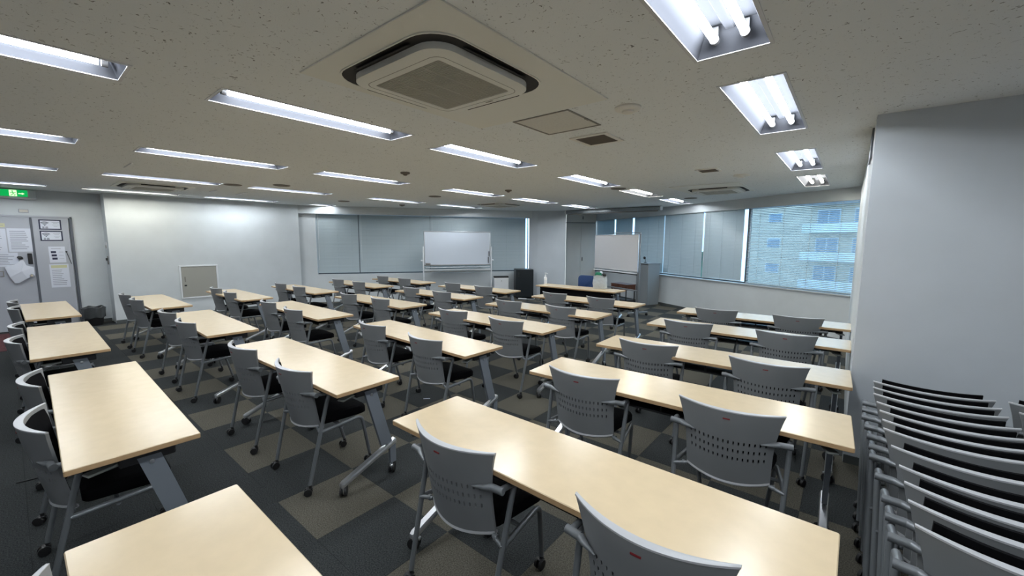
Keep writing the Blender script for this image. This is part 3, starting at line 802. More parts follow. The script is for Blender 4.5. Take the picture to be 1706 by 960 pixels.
# measured positions (middle of the top corners of each backrest)
CH = {'B4': [(-1.261, 1.142, -.2), (-.397, 1.125, 0)], 'C4': [(-1.26, 2.26, 3.7), (-.413, 2.272, 4.1)], 'D4': [(-1.238, 3.309, 5), (-.381, 3.303, 1.5)],
      'E4': [(-1.248, 4.449, 3), (-.39, 4.477, 2.9)], 'F4': [(-1.222, 5.524, 5), (-.386, 5.567, 5)],
      'A3': [(-3.731, .059, -2.6), (-2.866, .043, -1.5)], 'B3': [(-3.667, 1.125, 1), (-2.821, 1.148, .6)], 'C3': [(-3.677, 2.271, -2.4), (-2.807, 2.235, -2.9)],
      'D3': [(-3.661, 3.35, 2.5), (-2.791, 3.311, -.2)], 'E3': [(-3.655, 4.398, -2), (-2.826, 4.45, -3)], 'F3': [(-3.638, 5.546, -4), (-2.81, 5.528, -5)],
      'A2': [(-6.147, .031, -1.9), (-5.29, .012, -2.2)], 'B2': [(-6.10, 1.134, 3), (-5.235, 1.114, 2)], 'C2': [(-6.07, 2.199, -2), (-5.205, 2.155, -2)],
      'D2': [(-6.03, 3.333, -2), (-5.22, 3.365, -2)], 'E2': [(-6.00, 4.50, -2), (-5.15, 4.47, -2)], 'F2': [(-6.04, 5.531, -3), (-5.17, 5.497, -3)],
      'A1': [(-8.53, .03, 0), (-7.74, .033, -1.7)], 'B1': [(-8.49, 1.101, 1), (-7.67, 1.107, 2)], 'C1': [(-8.47, 2.256, 0), (-7.63, 2.217, -1)],
      'D1': [(-8.46, 3.30, -2), (-7.63, 3.28, -2)], 'E1': [(-8.48, 4.46, -2), (-7.64, 4.45, -2)], 'F1': [(-8.44, 5.53, -3), (-7.58, 5.51, -3)],
      'A4': [(-1.29, -.01, 0)]}
cp = None
for r_ in 'ABCDEF':
    for k in range(4):
        for i, (x, y, a) in enumerate(CH.get(r_+str(4-k), [])):
            seat_n = ('far seat', 'near seat')[i]
            lab = f'grey black chair, {seat_n} of the {ORD[k]} table, {ROWN[r_]}'
            if cp is None: t = cp = make_chair(lab, 'grey nesting chairs at the tables', False); index_kids()
            else: t = copy_tree(cp)
            t['label'] = lab; t.location = (x, y, 0); t.rotation_euler = (0, 0, R(a))
# nested row along the partition
SX_L = [(.176, 3.241), (.171, 3.102), (.167, 2.970), (.175, 2.819), (.181, 2.685), (.185, 2.553), (.183, 2.430), (.197, 2.236), (.209, 2.052), (.213, 1.914), (.212, 1.784), (.215, 1.634)]
NT2 = ['first', 'second', 'third', 'fourth', 'fifth', 'sixth', 'seventh', 'eighth', 'ninth', 'tenth', 'eleventh', 'twelfth']
np_ = None
for i, (xl, y) in enumerate(SX_L):
    lab = f'folded grey chair, {NT2[i]} from the partition in the long nested row'
    if i == 11: lab = 'folded grey chair nearest the camera in the long nested row'
    if np_ is None: t = np_ = make_chair(lab, 'folded chairs nested in a row by the partition', True); index_kids()
    else: t = copy_tree(np_)
    t['label'] = lab; t.location = (xl+.245, y, 0); t.rotation_euler = (0, 0, R(random.uniform(-.6, .6)))
for i, y in enumerate((3.265, 3.092)):
    t = copy_tree(np_); t['label'] = ('folded grey chair at the photo right edge, closest to the partition', 'folded grey chair at the photo right edge, second from the partition')[i]
    t['group'] = 'folded chairs of the second nested row'; t.location = (.715+.245, y, 0)

# ------------------------------------------------------------------ front desk and what is on it
t = copy_tree(tp); t['label'] = 'presenter desk with black front panel, carrying bag and sanitizer'; t['group'] = 'presenter desk'
t.location = (-4.13, 7.17, 0); t.rotation_euler = (0, 0, R(-1.0)); del t['group']
MB().box((0, -.16, .535), (1.66, .014, .29), bev=.003).obj('modesty_panel', 'black_fabric', t)
t = thing('pump_bottle', 'white hand sanitizer pump bottle on the presenter desk', 'bottle', (-5.0, 7.27, ZT))
MB().lathe([(.030, 0), (.033, .006), (.033, .12), (.028, .145), (.014, .16), (.014, .17)], 20).obj('bottle_body', 'white_plastic', t)
b = MB(); b.lathe([(.017, .165), (.017, .19), (.006, .195), (.006, .225)], 14); b.obj('collar', 'white_plastic', t)
MB().tube([(-.012, 0, .232), (.02, 0, .234), (.062, 0, .226)], [.011, .009, .006], 10).obj('pump_head', 'white_plastic', t)
MB().lathe([(.0336, .03), (.0336, .09)], 20).obj('bottle_label', 'paper', t)
# bag
t = thing('plastic_bag', 'clear plastic bag with green cloth and dark items on the presenter desk', 'bag', (-3.70, 7.25, ZT))
b = MB(); n = 22
lay = [(.0, .115, .055), (.02, .135, .07), (.10, .14, .075), (.18, .135, .07), (.235, .128, .06), (.252, .132, .065)]
for z, hx, hy in lay:
    for k in range(n):
        a = 2*math.pi*k/n; jx = 1+.06*math.sin(5*a+z*40)+random.uniform(-.02, .02)
        ca_, sa_ = math.cos(a), math.sin(a)
        b.v.append((hx*jx*math.copysign(abs(ca_)**.6, ca_), hy*jx*math.copysign(abs(sa_)**.6, sa_), z+(.02*math.sin(3*a) if z > .2 else 0)))
for l in range(len(lay)-1):
    for i in range(n): b.f.append((l*n+i, l*n+(i+1) % n, (l+1)*n+(i+1) % n, (l+1)*n+i)); b.mi.append(0)
b.f.append(tuple(reversed(range(n)))); b.mi.append(0)
b.obj('bag_skin', 'bag_clear', t)
def lump(name, c, r_, m, parent, sq=(1, 1, 1), sd=1):
    rr = random.Random(sd); b = MB(); nu, nv = 14, 9
    for j in range(nv+1):
        for i in range(nu):
            th = math.pi*j/nv; ph = 2*math.pi*i/nu
            k = r_*(1+.18*math.sin(3*ph+sd)*math.sin(2*th)+rr.uniform(-.08, .08)*(0 if j in (0, nv) else 1))
            b.v.append((c[0]+sq[0]*k*math.sin(th)*math.cos(ph), c[1]+sq[1]*k*math.sin(th)*math.sin(ph), c[2]+sq[2]*k*math.cos(th)))
    for j in range(nv):
        for i in range(nu): b.f.append((j*nu+i, (j+1)*nu+i, (j+1)*nu+(i+1) % nu, j*nu+(i+1) % nu)); b.mi.append(0)
    return b.obj(name, m, parent)
lump('green_cloth', (-.04, 0, .265), .062, 'green_cloth', t, (1.15, .8, .9), 2)
lump('dark_item', (.085, 0, .275), .032, 'black_plastic', t, (1.3, .8, .9), 3)
lump('paper_wad', (.0, .03, .31), .030, 'paper', t, (1, .7, 1), 5)
lump('grey_item', (.01, 0, .13), .10, 'paper_line', t, (1.0, .5, 1.1), 6)
# blue chair behind the desk, facing the rows
t = thing('blue_chair', 'blue upholstered chair behind the presenter desk', 'chair', (-4.27, 7.85, 0), R(180))
b = MB(); po = []
for x, z in rrect(.225, .20, .07, 6): po.append((x, z))
n = len(po)
for yy, s_ in ((-.02, .94), (-.014, 1), (.014, 1), (.022, .92)):
    b.v += [(x*s_, yy-.30*(1-0)*0+.05*(x*x/.05), .70+z*s_) for x, z in po]
for l in range(3):
    for i in range(n): b.f.append((l*n+i, l*n+(i+1) % n, (l+1)*n+(i+1) % n, (l+1)*n+i)); b.mi.append(0)
b.f += [tuple(reversed(range(n))), tuple(3*n+i for i in range(n))]; b.mi += [0, 0]
b.obj('backrest', 'blue_fabric', t)
MB().box((0, .26, .43), (.46, .44, .07), bev=.025).obj('seat', 'blue_fabric', t)
for sx in (-1, 1):
    MB().tube([(sx*.20, -.01, .72), (sx*.21, .03, .42), (sx*.22, -.06, .012)], .011, 8, bend=.05).obj('leg', 'chrome', t)
    MB().tube([(sx*.20, .05, .40), (sx*.21, .44, .40), (sx*.22, .47, .012)], .011, 8, bend=.05).obj('leg', 'chrome', t)

# ------------------------------------------------------------------ mobile whiteboard at the far window
c = q1(1.0, -.5)
def wb1():
    p0 = q1(0, -.5); s0, s1 = .18, 1.98
    import_c = q1((s0+s1)/2, -.5)
    t = thing('whiteboard', 'mobile double sided whiteboard on white stand before the far window', 'whiteboard', (import_c.x, import_c.y, 0), A1)
    # local x along wall (towards right), local -y towards the room
    Wd, zb, zt = 1.79, .965, 1.877
    MB().box((0, 0, (zb+zt)/2), (Wd-.03, .018, zt-zb-.03)).obj('writing_panel', 'whiteboard', t)
    for nm, cc, dd in (('frame_top', (0, 0, zt-.012), (Wd, .032, .024)), ('frame_bottom', (0, 0, zb+.012), (Wd, .032, .024)), ('frame_side', (-Wd/2+.012, 0, (zb+zt)/2), (.024, .032, zt-zb-.048)), ('frame_side', (Wd/2-.012, 0, (zb+zt)/2), (.024, .032, zt-zb-.048))):
        MB().box(cc, dd, bev=.005).obj(nm, 'alu' if nm != 'frame_bottom' else 'grey_line', t)
    MB().box((0, -.045, zb-.045), (Wd-.06, .07, .014), bev=.004).obj('tray', 'white_metal', t)
    MB().box((0, 0, zb-.115), (Wd, .03, .045), bev=.006).obj('crossbar', 'white_metal', t)
    MB().box((0, 0, zb-.165), (Wd-.02, .02, .02), bev=.004).obj('lower_bar', 'grey_line', t)
    for sx in (-1, 1):
        x = sx*(Wd/2+.022)
        MB().box((x, 0, .77), (.03, .03, 1.40), bev=.006).obj('post', 'white_metal', t)
        MB().box((x, 0, .085), (.035, .56, .035), bev=.008).obj('foot', 'white_metal', t)
        MB().lathe([(.022, 0), (.022, .03), (.015, .045)], 14, (x+sx*.02-(.045 if sx < 0 else 0), 0, 1.10), 'x').obj('pivot_knob', 'white_plastic', t)
        for sy in (-.25, .25): put_caster(t, CC_H, CC_W, x, sy, .3)
    b = thing('whiteboard_eraser', 'black eraser held on the lower left of the whiteboard', 'eraser', tuple(t.matrix_basis @ Vector((-.80, -.025, zb+.05))), A1)
    MB().box((0, 0, 0), (.13, .03, .035), bev=.006).obj('eraser_body', 'black_plastic', b); MB().box((0, -.018, 0), (.13, .008, .03)).obj('felt', 'grey_line', b)
    for i, (zz, ln_) in enumerate(((1.10, .16), (1.27, .13))):
        mk = thing('marker_pen', ('black marker pen low on the right of the whiteboard', 'slim dark marker pen higher on the right of the whiteboard')[i], 'pen', tuple(t.matrix_basis @ Vector((.83+.02*i, -.022, zz))), A1, 'markers on the whiteboard')
        MB().lathe([(.010, -ln_/2), (.011, 0), (.011, ln_/2-.03)], 10).obj('barrel', 'black_plastic', mk); MB().lathe([(.012, ln_/2-.03), (.012, ln_/2), (.008, ln_/2+.01)], 10).obj('cap', ('black_plastic', 'navy')[i], mk)
wb1()
# black fridge and white panel heater
t = thing('mini_fridge', 'black small refrigerator in the corner by the white pillar', 'refrigerator', (-7.20, 9.36, 0), R(46))
MB().box((0, .04, .425), (.50, .44, .81), bev=.01).obj('body', 'fridge', t)
dr = MB().box((0, -.205, .43), (.50, .045, .79), bev=.008).obj('door', 'fridge', t)
MB().box((-.17, -.236, .68), (.02, .018, .12), bev=.005).obj('handle', 'dark_metal', dr)
for sx in (-.2, .2): MB().lathe([(.018, 0), (.018, .022)], 10, (sx, -.10, 0)).obj('foot', 'black_plastic', t)
t = thing('panel_heater', 'white panel heater with black top strip beside the refrigerator', 'heater', (-7.69, 8.93, 0), R(50))
MB().box((0, 0, .31), (.42, .17, .54), bev=.012).obj('body', 'white_plastic', t)
MB().box((0, 0, .60), (.42, .17, .045), bev=.008).obj('top_grille', 'black_plastic', t)
MB().lathe([(.012, 0), (.012, -.006)], 12, (0, -.085, .49), 'y').obj('emblem', 'grey_line', t)
MB().box((0, 0, .02), (.36, .15, .04), bev=.005).obj('plinth', 'grey_line', t)
# power strip with cable near the fridge
t = thing('power_strip', 'white power strip with cord on the floor beside the refrigerator', 'power strip', (-7.0, 9.05, 0), R(20))
MB().box((0, 0, .016), (.24, .05, .03), bev=.006).obj('strip_body', 'white_plastic', t)
MB().tube([(.12, 0, .012), (.25, .04, .006), (.32, .15, .006), (.25, .30, .006)], .005, 6, bend=.08).obj('cord', 'white_plastic', t)

# ------------------------------------------------------------------ screen board, lectern, stool
ang = R(-27); c0 = Vector((-4.21, 8.97, 0))
t = thing('screen_board', 'tall mobile board with plain pale panel beside the lectern', 'board', tuple(c0), ang)
Wd, zb, zt = 1.60, .965, 1.785
MB().box((0, 0, (zb+zt)/2), (Wd-.02, .02, zt-zb-.02)).obj('panel', 'projection_board', t)
for nm, cc, dd in (('frame_top', (0, 0, zt-.006), (Wd, .03, .014)), ('frame_side', (-Wd/2+.006, 0, (zb+zt)/2), (.012, .03, zt-zb-.028)), ('frame_side', (Wd/2-.006, 0, (zb+zt)/2), (.012, .03, zt-zb-.028)), ('frame_bottom', (0, 0, zb+.006), (Wd, .03, .014))):
    MB().box(cc, dd, bev=.003).obj(nm, 'alu', t)
MB().box((0, -.03, zb-.03), (Wd-.05, .06, .022), bev=.004).obj('tray', 'white_metal', t)
MB().box((0, 0, zb-.06), (Wd-.05, .02, .02), bev=.004).obj('lower_bar', 'dark_metal', t)
MB().box((.35, .03, zt+.035), (.92, .025, .02), bev=.004).obj('top_rail', 'table_leg', t)
for sx in (-1, 1):
    x = sx*(Wd/2+.0)
    MB().box((x, .03, .92 if sx > 0 else .80), (.04, .035, 1.76 if sx > 0 else 1.52), bev=.006).obj('post', 'frame_grey', t)
    MB().box((x, .03, .075), (.04, .55, .035), bev=.008).obj('foot', 'frame_grey', t)
    for sy in (-.22, .28): put_caster(t, CC_H, CC_W, x, sy, .2)
MB().box((0, .03, .55), (Wd, .02, .03), bev=.005).obj('lower_beam', 'frame_grey', t)
# lectern
t = thing('lectern', 'tall plain grey lectern by the right window sill', 'lectern', (-4.06, 10.42, 0), R(-24))
MB().box((0, .12, .53), (.42, .40, 1.06), bev=.006).obj('body', 'lectern', t)
MB().box((0, -.085, .53), (.34, .012, 1.00), bev=.003).obj('front_panel', 'lectern', t)
MB().box((0, .11, 1.068), (.45, .44, .02), bev=.004).obj('top_board', 'lectern', t)
t = thing('desk_microphone', 'small black microphone standing on the grey lectern', 'microphone', (-4.10, 10.55, 1.078))
MB().lathe([(.035, 0), (.035, .012), (.012, .018)], 14).obj('mic_base', 'black_plastic', t)
MB().tube([(0, 0, .015), (0, 0, .08), (-.012, -.01, .10)], .006, 8).obj('stem', 'black_plastic', t)
lump('mic_head', (-.02, -.015, .125), .032, 'black_plastic', t, (1, .8, 1.1), 9)
# brown stool table
t = thing('side_table', 'small brown wooden table with dark legs under the pale board', 'table', (-4.60, 10.35, 0), R(-25))
MB().box((0, 0, .50), (.62, .34, .02), bev=.004).obj('table_top', 'wood_brown', t)
MB().box((0, 0, .425), (.60, .32, .13), bev=.004).obj('drawer_box', 'wood_brown', t)
for sx in (-.15, .15):
    dd = MB().box((sx, -.166, .425), (.27, .014, .11), bev=.003).obj('drawer', 'wood_brown', t)
    MB().lathe([(.012, 0), (.012, -.014)], 10, (sx, -.173, .43), 'y').obj('knob', 'chrome', dd)
for sx in (-.28, .28):
    for sy in (-.14, .14): MB().box((sx, sy, .18), (.025, .025, .36), bev=.003).obj('leg', 'dark_metal', t)
MB().box((0, 0, .07), (.58, .30, .05), bev=.004).obj('low_shelf', 'dark_metal', t)

# ------------------------------------------------------------------ cupboard doors beside the pillar
a = Vector((*DL, 0)); b_ = Vector((*DR, 0)); dd = (b_-a).normalized(); La = (b_-a).length; aD = math.atan2(dd.y, dd.x); mid = (a+b_)/2
t = tag(link('door_1', None, None, (mid.x, mid.y, 0), aD), 'pair of narrow beige grey cupboard doors with transom', kind='structure')
for sx in (-1, 1):
    lf = MB().box((sx*La/4, .03, 1.11), (La/2-.006, .05, 2.20), bev=.003).obj('leaf', 'door_beige', t)
    up = MB().box((sx*La/4, .03, 2.36), (La/2-.006, .05, .255), bev=.003).obj('upper_leaf', 'door_beige', t)
    if sx > 0:
        MB().box((.05, -.002, 1.05), (.025, .012, .12), bev=.003).obj('handle', 'dark_metal', lf); MB().box((.05, -.002, 2.38), (.025, .012, .10), bev=.003).obj('handle', 'dark_metal', up)
MB().box((0, .075, 1.25), (La, .02, 2.5)).obj('backing', 'door_seam', t)

# ------------------------------------------------------------------ entrance double door with notices
X0 = DOORX
t = tag(link('door_2', None, None, (X0, 0, 0), 0), 'grey steel double door covered with notices below the exit sign', kind='structure')
yR, yS, yL = .775, .315, -.62
MB().box((.012, (yR+.03), 1.01), (.05, .035, 2.05), bev=.004).obj('door_frame', 'door_seam', t)
MB().box((.012, (yL-.03), 1.01), (.05, .035, 2.05), bev=.004).obj('door_frame', 'door_seam', t)
MB().box((.012, (yL+yR)/2, 2.025), (.05, yR-yL+.095, .035), bev=.004).obj('door_frame', 'door_grey', t)
MB().box((.018, (yS+yR)/2, 1.005), (.03, yR-yS-.008, 2.0), bev=.003).obj('narrow_leaf', 'door_grey', t)
lw = MB().box((.018, (yS+yL)/2, 1.005), (.03, yS-yL-.012, 2.0), bev=.003).obj('wide_leaf', 'door_grey', t)
MB().box((.036, yS, 1.005), (.012, .03, 2.0), bev=.002).obj('astragal', 'door_seam', t)
b = MB(); b.lathe([(.012, 0), (.012, .03), (.026, .036), (.028, .055), (.018, .066)], 16, (.033, .247, .975), 'x'); b.obj('knob', 'chrome', lw)
MB().box((.045, .255, 1.275), (.03, .055, .19), bev=.006).obj('lock_box', 'black_plastic', lw)
XF = X0+.0345
def notice(name, label, y0, y1, z0, z1, lines=(), tilt=0.0, m='paper', grp='paper notices taped to the grey door'):
    t = thing(name, label, 'notice', (XF, (y0+y1)/2, (z0+z1)/2), 0, grp)
    t.rotation_euler = (R(tilt), 0, 0)
    MB().box((.001, 0, 0), (.0015, y1-y0, z1-z0)).obj('sheet', m, t, smooth=False)
    for nm, yy, zz, w_, h_, mm in lines:
        MB().box((.0022, yy, zz), (.0009, w_, h_)).obj(nm, mm, t, smooth=False)
    return t
def wifi(name, label, y0, y1, z0, z1):
    W_, Hh = y1-y0, z1-z0
    t = notice(name, label, y0, y1, z0, z1)
    bw = .018
    for cc, dd_ in (((0, Hh/2-bw/2), (W_, bw)), ((0, -Hh/2+bw/2), (W_, bw)), ((-W_/2+bw/2, 0), (bw, Hh)), ((W_/2-bw/2, 0), (bw, Hh))):
        MB().box((.0022, cc[0], cc[1]), (.0009, dd_[0], dd_[1])).obj('border', 'navy', t, smooth=False)
    # fan shaped wireless symbol
    for r_ in (.030, .050, .070):
        b = MB(); n = 8
        for k in range(n+1):
            a_ = R(45+90*k/n)
            for rr in (r_-.005, r_+.005):
                for xx in (.0018, .0026): b.v.append((xx, -.065+rr*math.cos(a_), -.012+rr*math.sin(a_)*.85))
        for k in range(n):
            q = k*4; p = q+4
            for f in ((q+1, q+3, p+3, p+1), (q, p, p+2, q+2), (q, q+1, p+1, p), (q+2, p+2, p+3, q+3)): b.f.append(f); b.mi.append(0)
        b.f += [(0, 2, 3, 1), (n*4, n*4+1, n*4+3, n*4+2)]; b.mi += [0, 0]
        b.obj('wave_arc', 'navy', t, smooth=False)
    MB().lathe([(.009, .0018), (.009, .0026)], 10, (0, -.065, -.010), 'x').obj('dot', 'navy', t, smooth=False)
    for yy, zz, w_ in ((-.085, -.042, .028), (-.045, -.042, .030), (-.085, -.060, .024), (-.045, -.060, .034)):
        MB().box((.0022, yy, zz), (.0009, w_, .009)).obj('print_word', 'navy', t, smooth=False)
    for zz, w_ in ((.045, .09), (.022, .06), (-.005, .075), (-.03, .05)):
        MB().box((.0022, .065, zz), (.0009, w_, .006)).obj('print_line', 'paper_line', t, smooth=False)
wifi('wireless_poster', 'upper poster with wireless symbol and navy border', .405, .680, 1.795, 1.975)
wifi('wireless_poster', 'lower poster with wireless symbol and navy border', .405, .683, 1.592, 1.772)
def textlines(w_, z0, z1, n, sd, m='paper_line'):
    rr = random.Random(sd); out = []
    for k in range(n):
        ww = w_*rr.uniform(.55, .95); out.append(('print_line', -(w_-ww)/2*.9, z1+(z0-z1)*(k+.5)/n, ww, min(.011, abs(z1-z0)/n*.4), m))
    return out
notice('paper_notice', 'paper notice with three dark boxes on the narrow door leaf', .485, .690, 1.195, 1.488, [('dark_box', -.045, .045, .065, .038, 'navy'), ('dark_box', -.04, -.015, .065, .038, 'navy'), ('dark_box', -.035, -.075, .065, .038, 'navy'), ('print_line', .05, .045, .06, .006, 'paper_line'), ('print_line', .05, -.015, .06, .006, 'paper_line'), ('print_line', .05, -.075, .06, .006, 'paper_line'), ('print_line', -.01, .11, .12, .008, 'paper_line')])
notice('paper_notice', 'paper notice with yellow heading on the narrow door leaf', .470, .712, .735, 1.165, [('yellow_band', 0, .17, .20, .05, 'paper_yellow')]+textlines(.20, -.18, .12, 9, 4))
notice('paper_notice', 'large text notice taped on the wide door leaf', .03, .300, 1.40, 1.81, textlines(.22, -.17, .17, 10, 5))
notice('paper_notice', 'narrow text notice at the photo left edge of the door', -.23, .015, 1.38, 1.80, textlines(.19, -.17, .10, 7, 6))
notice('paper_notice', 'small yellow sticker at the top of the wide door leaf', -.09, .018, 1.825, 1.892, [('print_line', 0, 0, .07, .008, 'paper_line')], m='paper_yellow')
notice('paper_notice', 'paper chart with columns below the large text notice', -.16, .12, 1.145, 1.385, textlines(.22, -.10, .10, 7, 8))
# crumpled paper hanging from a magnet hook
t = thing('hanging_paper', 'crumpled white paper bag hanging from a black magnet on the door', 'paper bag', (XF, .12, 1.06))
b = MB(); rr = random.Random(3)
op = [(-.165, .075), (-.03, .13), (.03, .20), (.055, .19), (.08, .10), (.165, .06), (.165, -.085), (.075, -.13), (-.03, -.21), (-.075, -.205), (-.12, -.10)]
for x in (.004, .05):
    for y, z in op: b.v.append((x*(1 if x < .01 else rr.uniform(.5, 1.0)), y, z))
b.v += [(.065, .02, .0), (.004, .02, 0)]
n = len(op)
for i in range(n):
    j = (i+1) % n; b.f += [(i, j, n+j, n+i), (n+i, n+j, 2*n), (j, i, 2*n+1)]; b.mi += [0, 0, 0]
b.obj('crumpled_sheet', 'paper', t, smooth=False)
lump('magnet_hook', (.025, .02, .235), .035, 'black_plastic', t, (.7, 1, .8), 12)
t = thing('door_hook', 'thin metal stay hook on the narrow door leaf', 'hook', (XF, .725, 1.28))
MB().lathe([(.014, 0), (.014, .02)], 10, (0, -.02, .11), 'x').obj('eyelet', 'black_plastic', t)
MB().tube([(.015, -.02, .11), (.015, .028, -.115)], .005, 6).obj('rod', 'dark_metal', t)
t = thing('door_plate', 'small grey plate fixed to the wide door leaf at the edge', 'plate', (XF, -.11, 1.02)); MB().box((.004, 0, 0), (.006, .10, .10), bev=.002).obj('plate_body', 'grey_line', t); MB().box((.008, 0, 0), (.003, .075, .075)).obj('plate_inset', 'paper_line', t)
t = thing('wall_plate', 'small grey rectangular plate above the grey door', 'plate', (DOORX, .25, 2.118)); MB().box((.006, 0, 0), (.012, .12, .065), bev=.004).obj('plate_body', 'door_grey', t); MB().box((.0125, 0, 0), (.002, .10, .045)).obj('plate_inset', 'door_beige', t)
# exit sign
t = thing('exit_sign', 'glowing green emergency exit sign with running figure above the door', 'exit sign', (DOORX, 0, 2.41))
MB().box((.035, .02, -.01), (.07, .80, .165), bev=.008).obj('housing', 'lamp_white', t)
MB().box((.072, -.02, .005), (.006, .68, .115), bev=.002).obj('sign_face', 'exit_green', t)
MB().box((.0755, .155, .005), (.002, .085, .105)).obj('doorway', 'exit_white', t)
fig = MB()
fig.lathe([(.011, 0), (.011, .0018)], 10, (.0768, .150, .038), 'x'); fig.obj('figure_head', 'exit_green', t)
for nm, pts in (('figure_body', [(.150, .026), (.160, -.006)]), ('figure_leg', [(.160, -.006), (.140, -.022), (.128, -.040)]), ('figure_leg', [(.160, -.006), (.180, -.020), (.170, -.042)]), ('figure_arm', [(.152, .020), (.132, .010), (.122, .020)]), ('figure_arm', [(.154, .018), (.176, .012), (.184, .024)])):
    MB().tube([(.0775, y, z) for y, z in pts], .0055, 6).obj(nm, 'exit_green', t)
b = MB(); b.prism([(.215, -.006), (.255, -.006), (.255, .006), (.215, .006)], .0, .0015)
ar = MB(); ar.v = [(.0755, .285, 0), (.0755, .255, .020), (.0755, .255, .007), (.0755, .215, .007), (.0755, .215, -.007), (.0755, .255, -.007), (.0755, .255, -.020)]
ar.v += [(.0775, y, z) for _, y, z in ar.v]
ar.f = [tuple(range(7)), tuple(reversed(range(7, 14)))]+[(i, (i+1) % 7, 7+(i+1) % 7, 7+i) for i in range(7)]; ar.mi = [0]*9
ar.obj('arrow', 'exit_white', t, smooth=False)
# wall switches on the return
t = thing('wall_switch', 'upper switch plate on the narrow return beside the white wall', 'switch', (-11.12, W0[1], 1.50)); MB().box((0, -.006, 0), (.09, .012, .15), bev=.004).obj('switch_plate', 'white_plastic', t); MB().box((.0, -.014, -.02), (.05, .008, .06), bev=.002).obj('rocker', 'grey_line', t)
t = thing('wall_switch', 'lower dark control switch on the narrow return beside the white wall', 'switch', (-11.12, W0[1], 1.22)); MB().box((0, -.006, 0), (.09, .012, .16), bev=.004).obj('switch_plate', 'grey_line', t); MB().box((0, -.02, .02), (.05, .03, .05), bev=.006).obj('rotary_knob', 'black_plastic', t)
# waste bin
t = thing('waste_bin', 'black waste bin lined with a dark plastic bag by the door', 'bin', (-11.02, .945, 0))
MB().lathe([(.115, 0), (.12, .005), (.15, .32), (.156, .33), (.148, .33), (.118, .02)], 24).obj('bin_body', 'black_plastic', t)
b = MB(); n = 36
for rr_, z in ((.158, .15), (.166, .24), (.168, .345), (.150, .352), (.140, .30)):
    for k in range(n):
        a_ = 2*math.pi*k/n; j = 1+.05*math.sin(7*a_+z*30)+.03*math.sin(13*a_); b.v.append((rr_*j*math.cos(a_), rr_*j*math.sin(a_), z+.012*math.sin(5*a_+z*9)))
for l in range(4):
    for i in range(n): b.f.append((l*n+i, l*n+(i+1) % n, (l+1)*n+(i+1) % n, (l+1)*n+i)); b.mi.append(0)
b.obj('bag_liner', 'bag_black', t)
# beige hatch in the white wall
dw = (Vector((*W1, 0))-Vector((*W0, 0))).normalized(); aw = math.atan2(dw.y, dw.x)
hc = Vector((*W0, 0))+dw*((2.60-W0[1])/dw.y)
t = thing('wall_hatch', 'beige metal access hatch with handle in the white wall', 'hatch', (hc.x, hc.y, .725), aw)
for nm, cc, ds in (('frame_top', (0, 0, .34), (.68, .02, .03)), ('frame_bottom', (0, 0, -.34), (.68, .02, .03)), ('frame_side', (-.325, 0, 0), (.03, .02, .65)), ('frame_side', (.325, 0, 0), (.03, .02, .65))):
    MB().box((cc[0], -.010, cc[2]), ds, bev=.003).obj(nm, 'white_metal', t)
dh = MB().box((0, -.006, 0), (.618, .010, .648), bev=.003).obj('hatch_door', 'hatch_beige', t)
MB().box((-.25, -.016, .06), (.022, .012, .11), bev=.004).obj('handle', 'grey_line', dh); MB().box((-.25, -.014, -.07), (.04, .008, .03), bev=.003).obj('lock', 'dark_metal', dh)
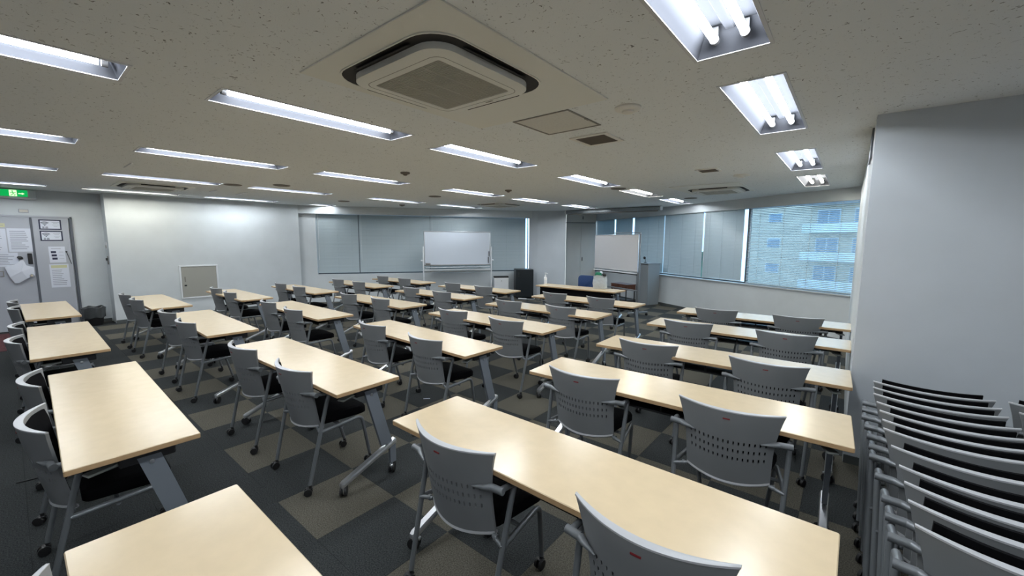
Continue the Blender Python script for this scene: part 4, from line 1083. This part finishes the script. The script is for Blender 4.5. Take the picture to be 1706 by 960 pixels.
# red door mat, pen, paper scrap
t = thing('door_mat', 'dark red ribbed door mat at the photo left edge', 'mat', (-10.25, -.42, 0))
MB().box((0, 0, .004), (1.7, .78, .008), bev=.003).obj('mat_base', 'mat_red', t)
sm = MB().box((0, 0, 0), (.05, .76, .006), bev=.002).mesh('mat_rib', 'mat_red', smooth=False)
for k in range(17): link('mat_rib', sm, t, (-.8+k*.1, 0, .009))
t = thing('pen', 'thin dark pen lying on the carpet beside the left row', 'pen', (-4.19, -.02, 0), R(80)); MB().lathe([(.002, -.075), (.0045, -.06), (.0045, .07), (.004, .075)], 8, (0, 0, .0045), 'x').obj('pen_barrel', 'black_plastic', t)
t = thing('paper_scrap', 'tiny white paper scrap on the carpet behind the second tables', 'scrap', (-3.268, 2.62, 0), R(60)); MB().box((0, 0, .004), (.07, .012, .004), Matrix.Rotation(R(6), 3, 'Y'), bev=.001).obj('scrap_sheet', 'paper', t)

# ------------------------------------------------------------------ outside: apartment block and tree beyond the right windows
OFF = 40.0
def qb(s, o=0.0): return P2+d2*s+n2*(OFF+o)
cb = qb(-24.0)
t = thing('apartment_building', 'pale apartment block with balconies seen through the open blind', 'building', (cb.x, cb.y, 0), A2)
MB().box((1, 6, -2), (20, 12, 24)).obj('wall', 'facade_tan', t, smooth=False)
for lv in (-6.2, -3.2, -.2, 2.8, 5.8):
    sl_ = MB().box((4.2, -.65, lv-.1), (11, 1.3, .22)).obj('balcony_slab', 'facade_white', t, smooth=False)
    MB().box((4.2, -1.27, lv+.45), (11, .06, .75)).obj('parapet', 'facade_white', t, smooth=False)
    for k, x in enumerate((.6, 4.2, 7.8)):
        w0 = MB().box((x, -.03, lv+1.25), (2.3, .08, 2.1)).obj('window', 'facade_white', t, smooth=False)
        for sx in (-.56, .56): MB().box((x+sx, -.08, lv+1.25), (1.0, .03, 1.9)).obj('pane', 'facade_glass', w0, smooth=False)
    w0 = MB().box((-5.4, -.03, lv+1.7), (1.7, .08, 1.1)).obj('window', 'facade_white', t, smooth=False)
    MB().box((-5.4, -.08, lv+1.7), (1.5, .03, .95)).obj('pane', 'facade_glass', w0, smooth=False)
ct = qb(-27.0, -14)
t = thing('street_tree', 'leafy tree beside the apartment block outside the window', 'tree', (ct.x, ct.y, -9))
MB().tube([(0, 0, 0), (.1, 0, 4), (0, .1, 7.5)], [.25, .18, .08], 8).obj('trunk', 'trunk', t)
for i in range(9):
    lump('leaf_clump', (random.uniform(-1.6, 1.6), random.uniform(-1.3, 1.3), 6.2+random.uniform(-1.5, 3.0)), random.uniform(.8, 1.3), 'leaf', t, (1, 1, .9), 20+i)
tag(MB().box((0, 40, -9.2), (160, 90, .2)).obj('ground', 'ground_out', smooth=False), 'street level ground outside the building', kind='structure')
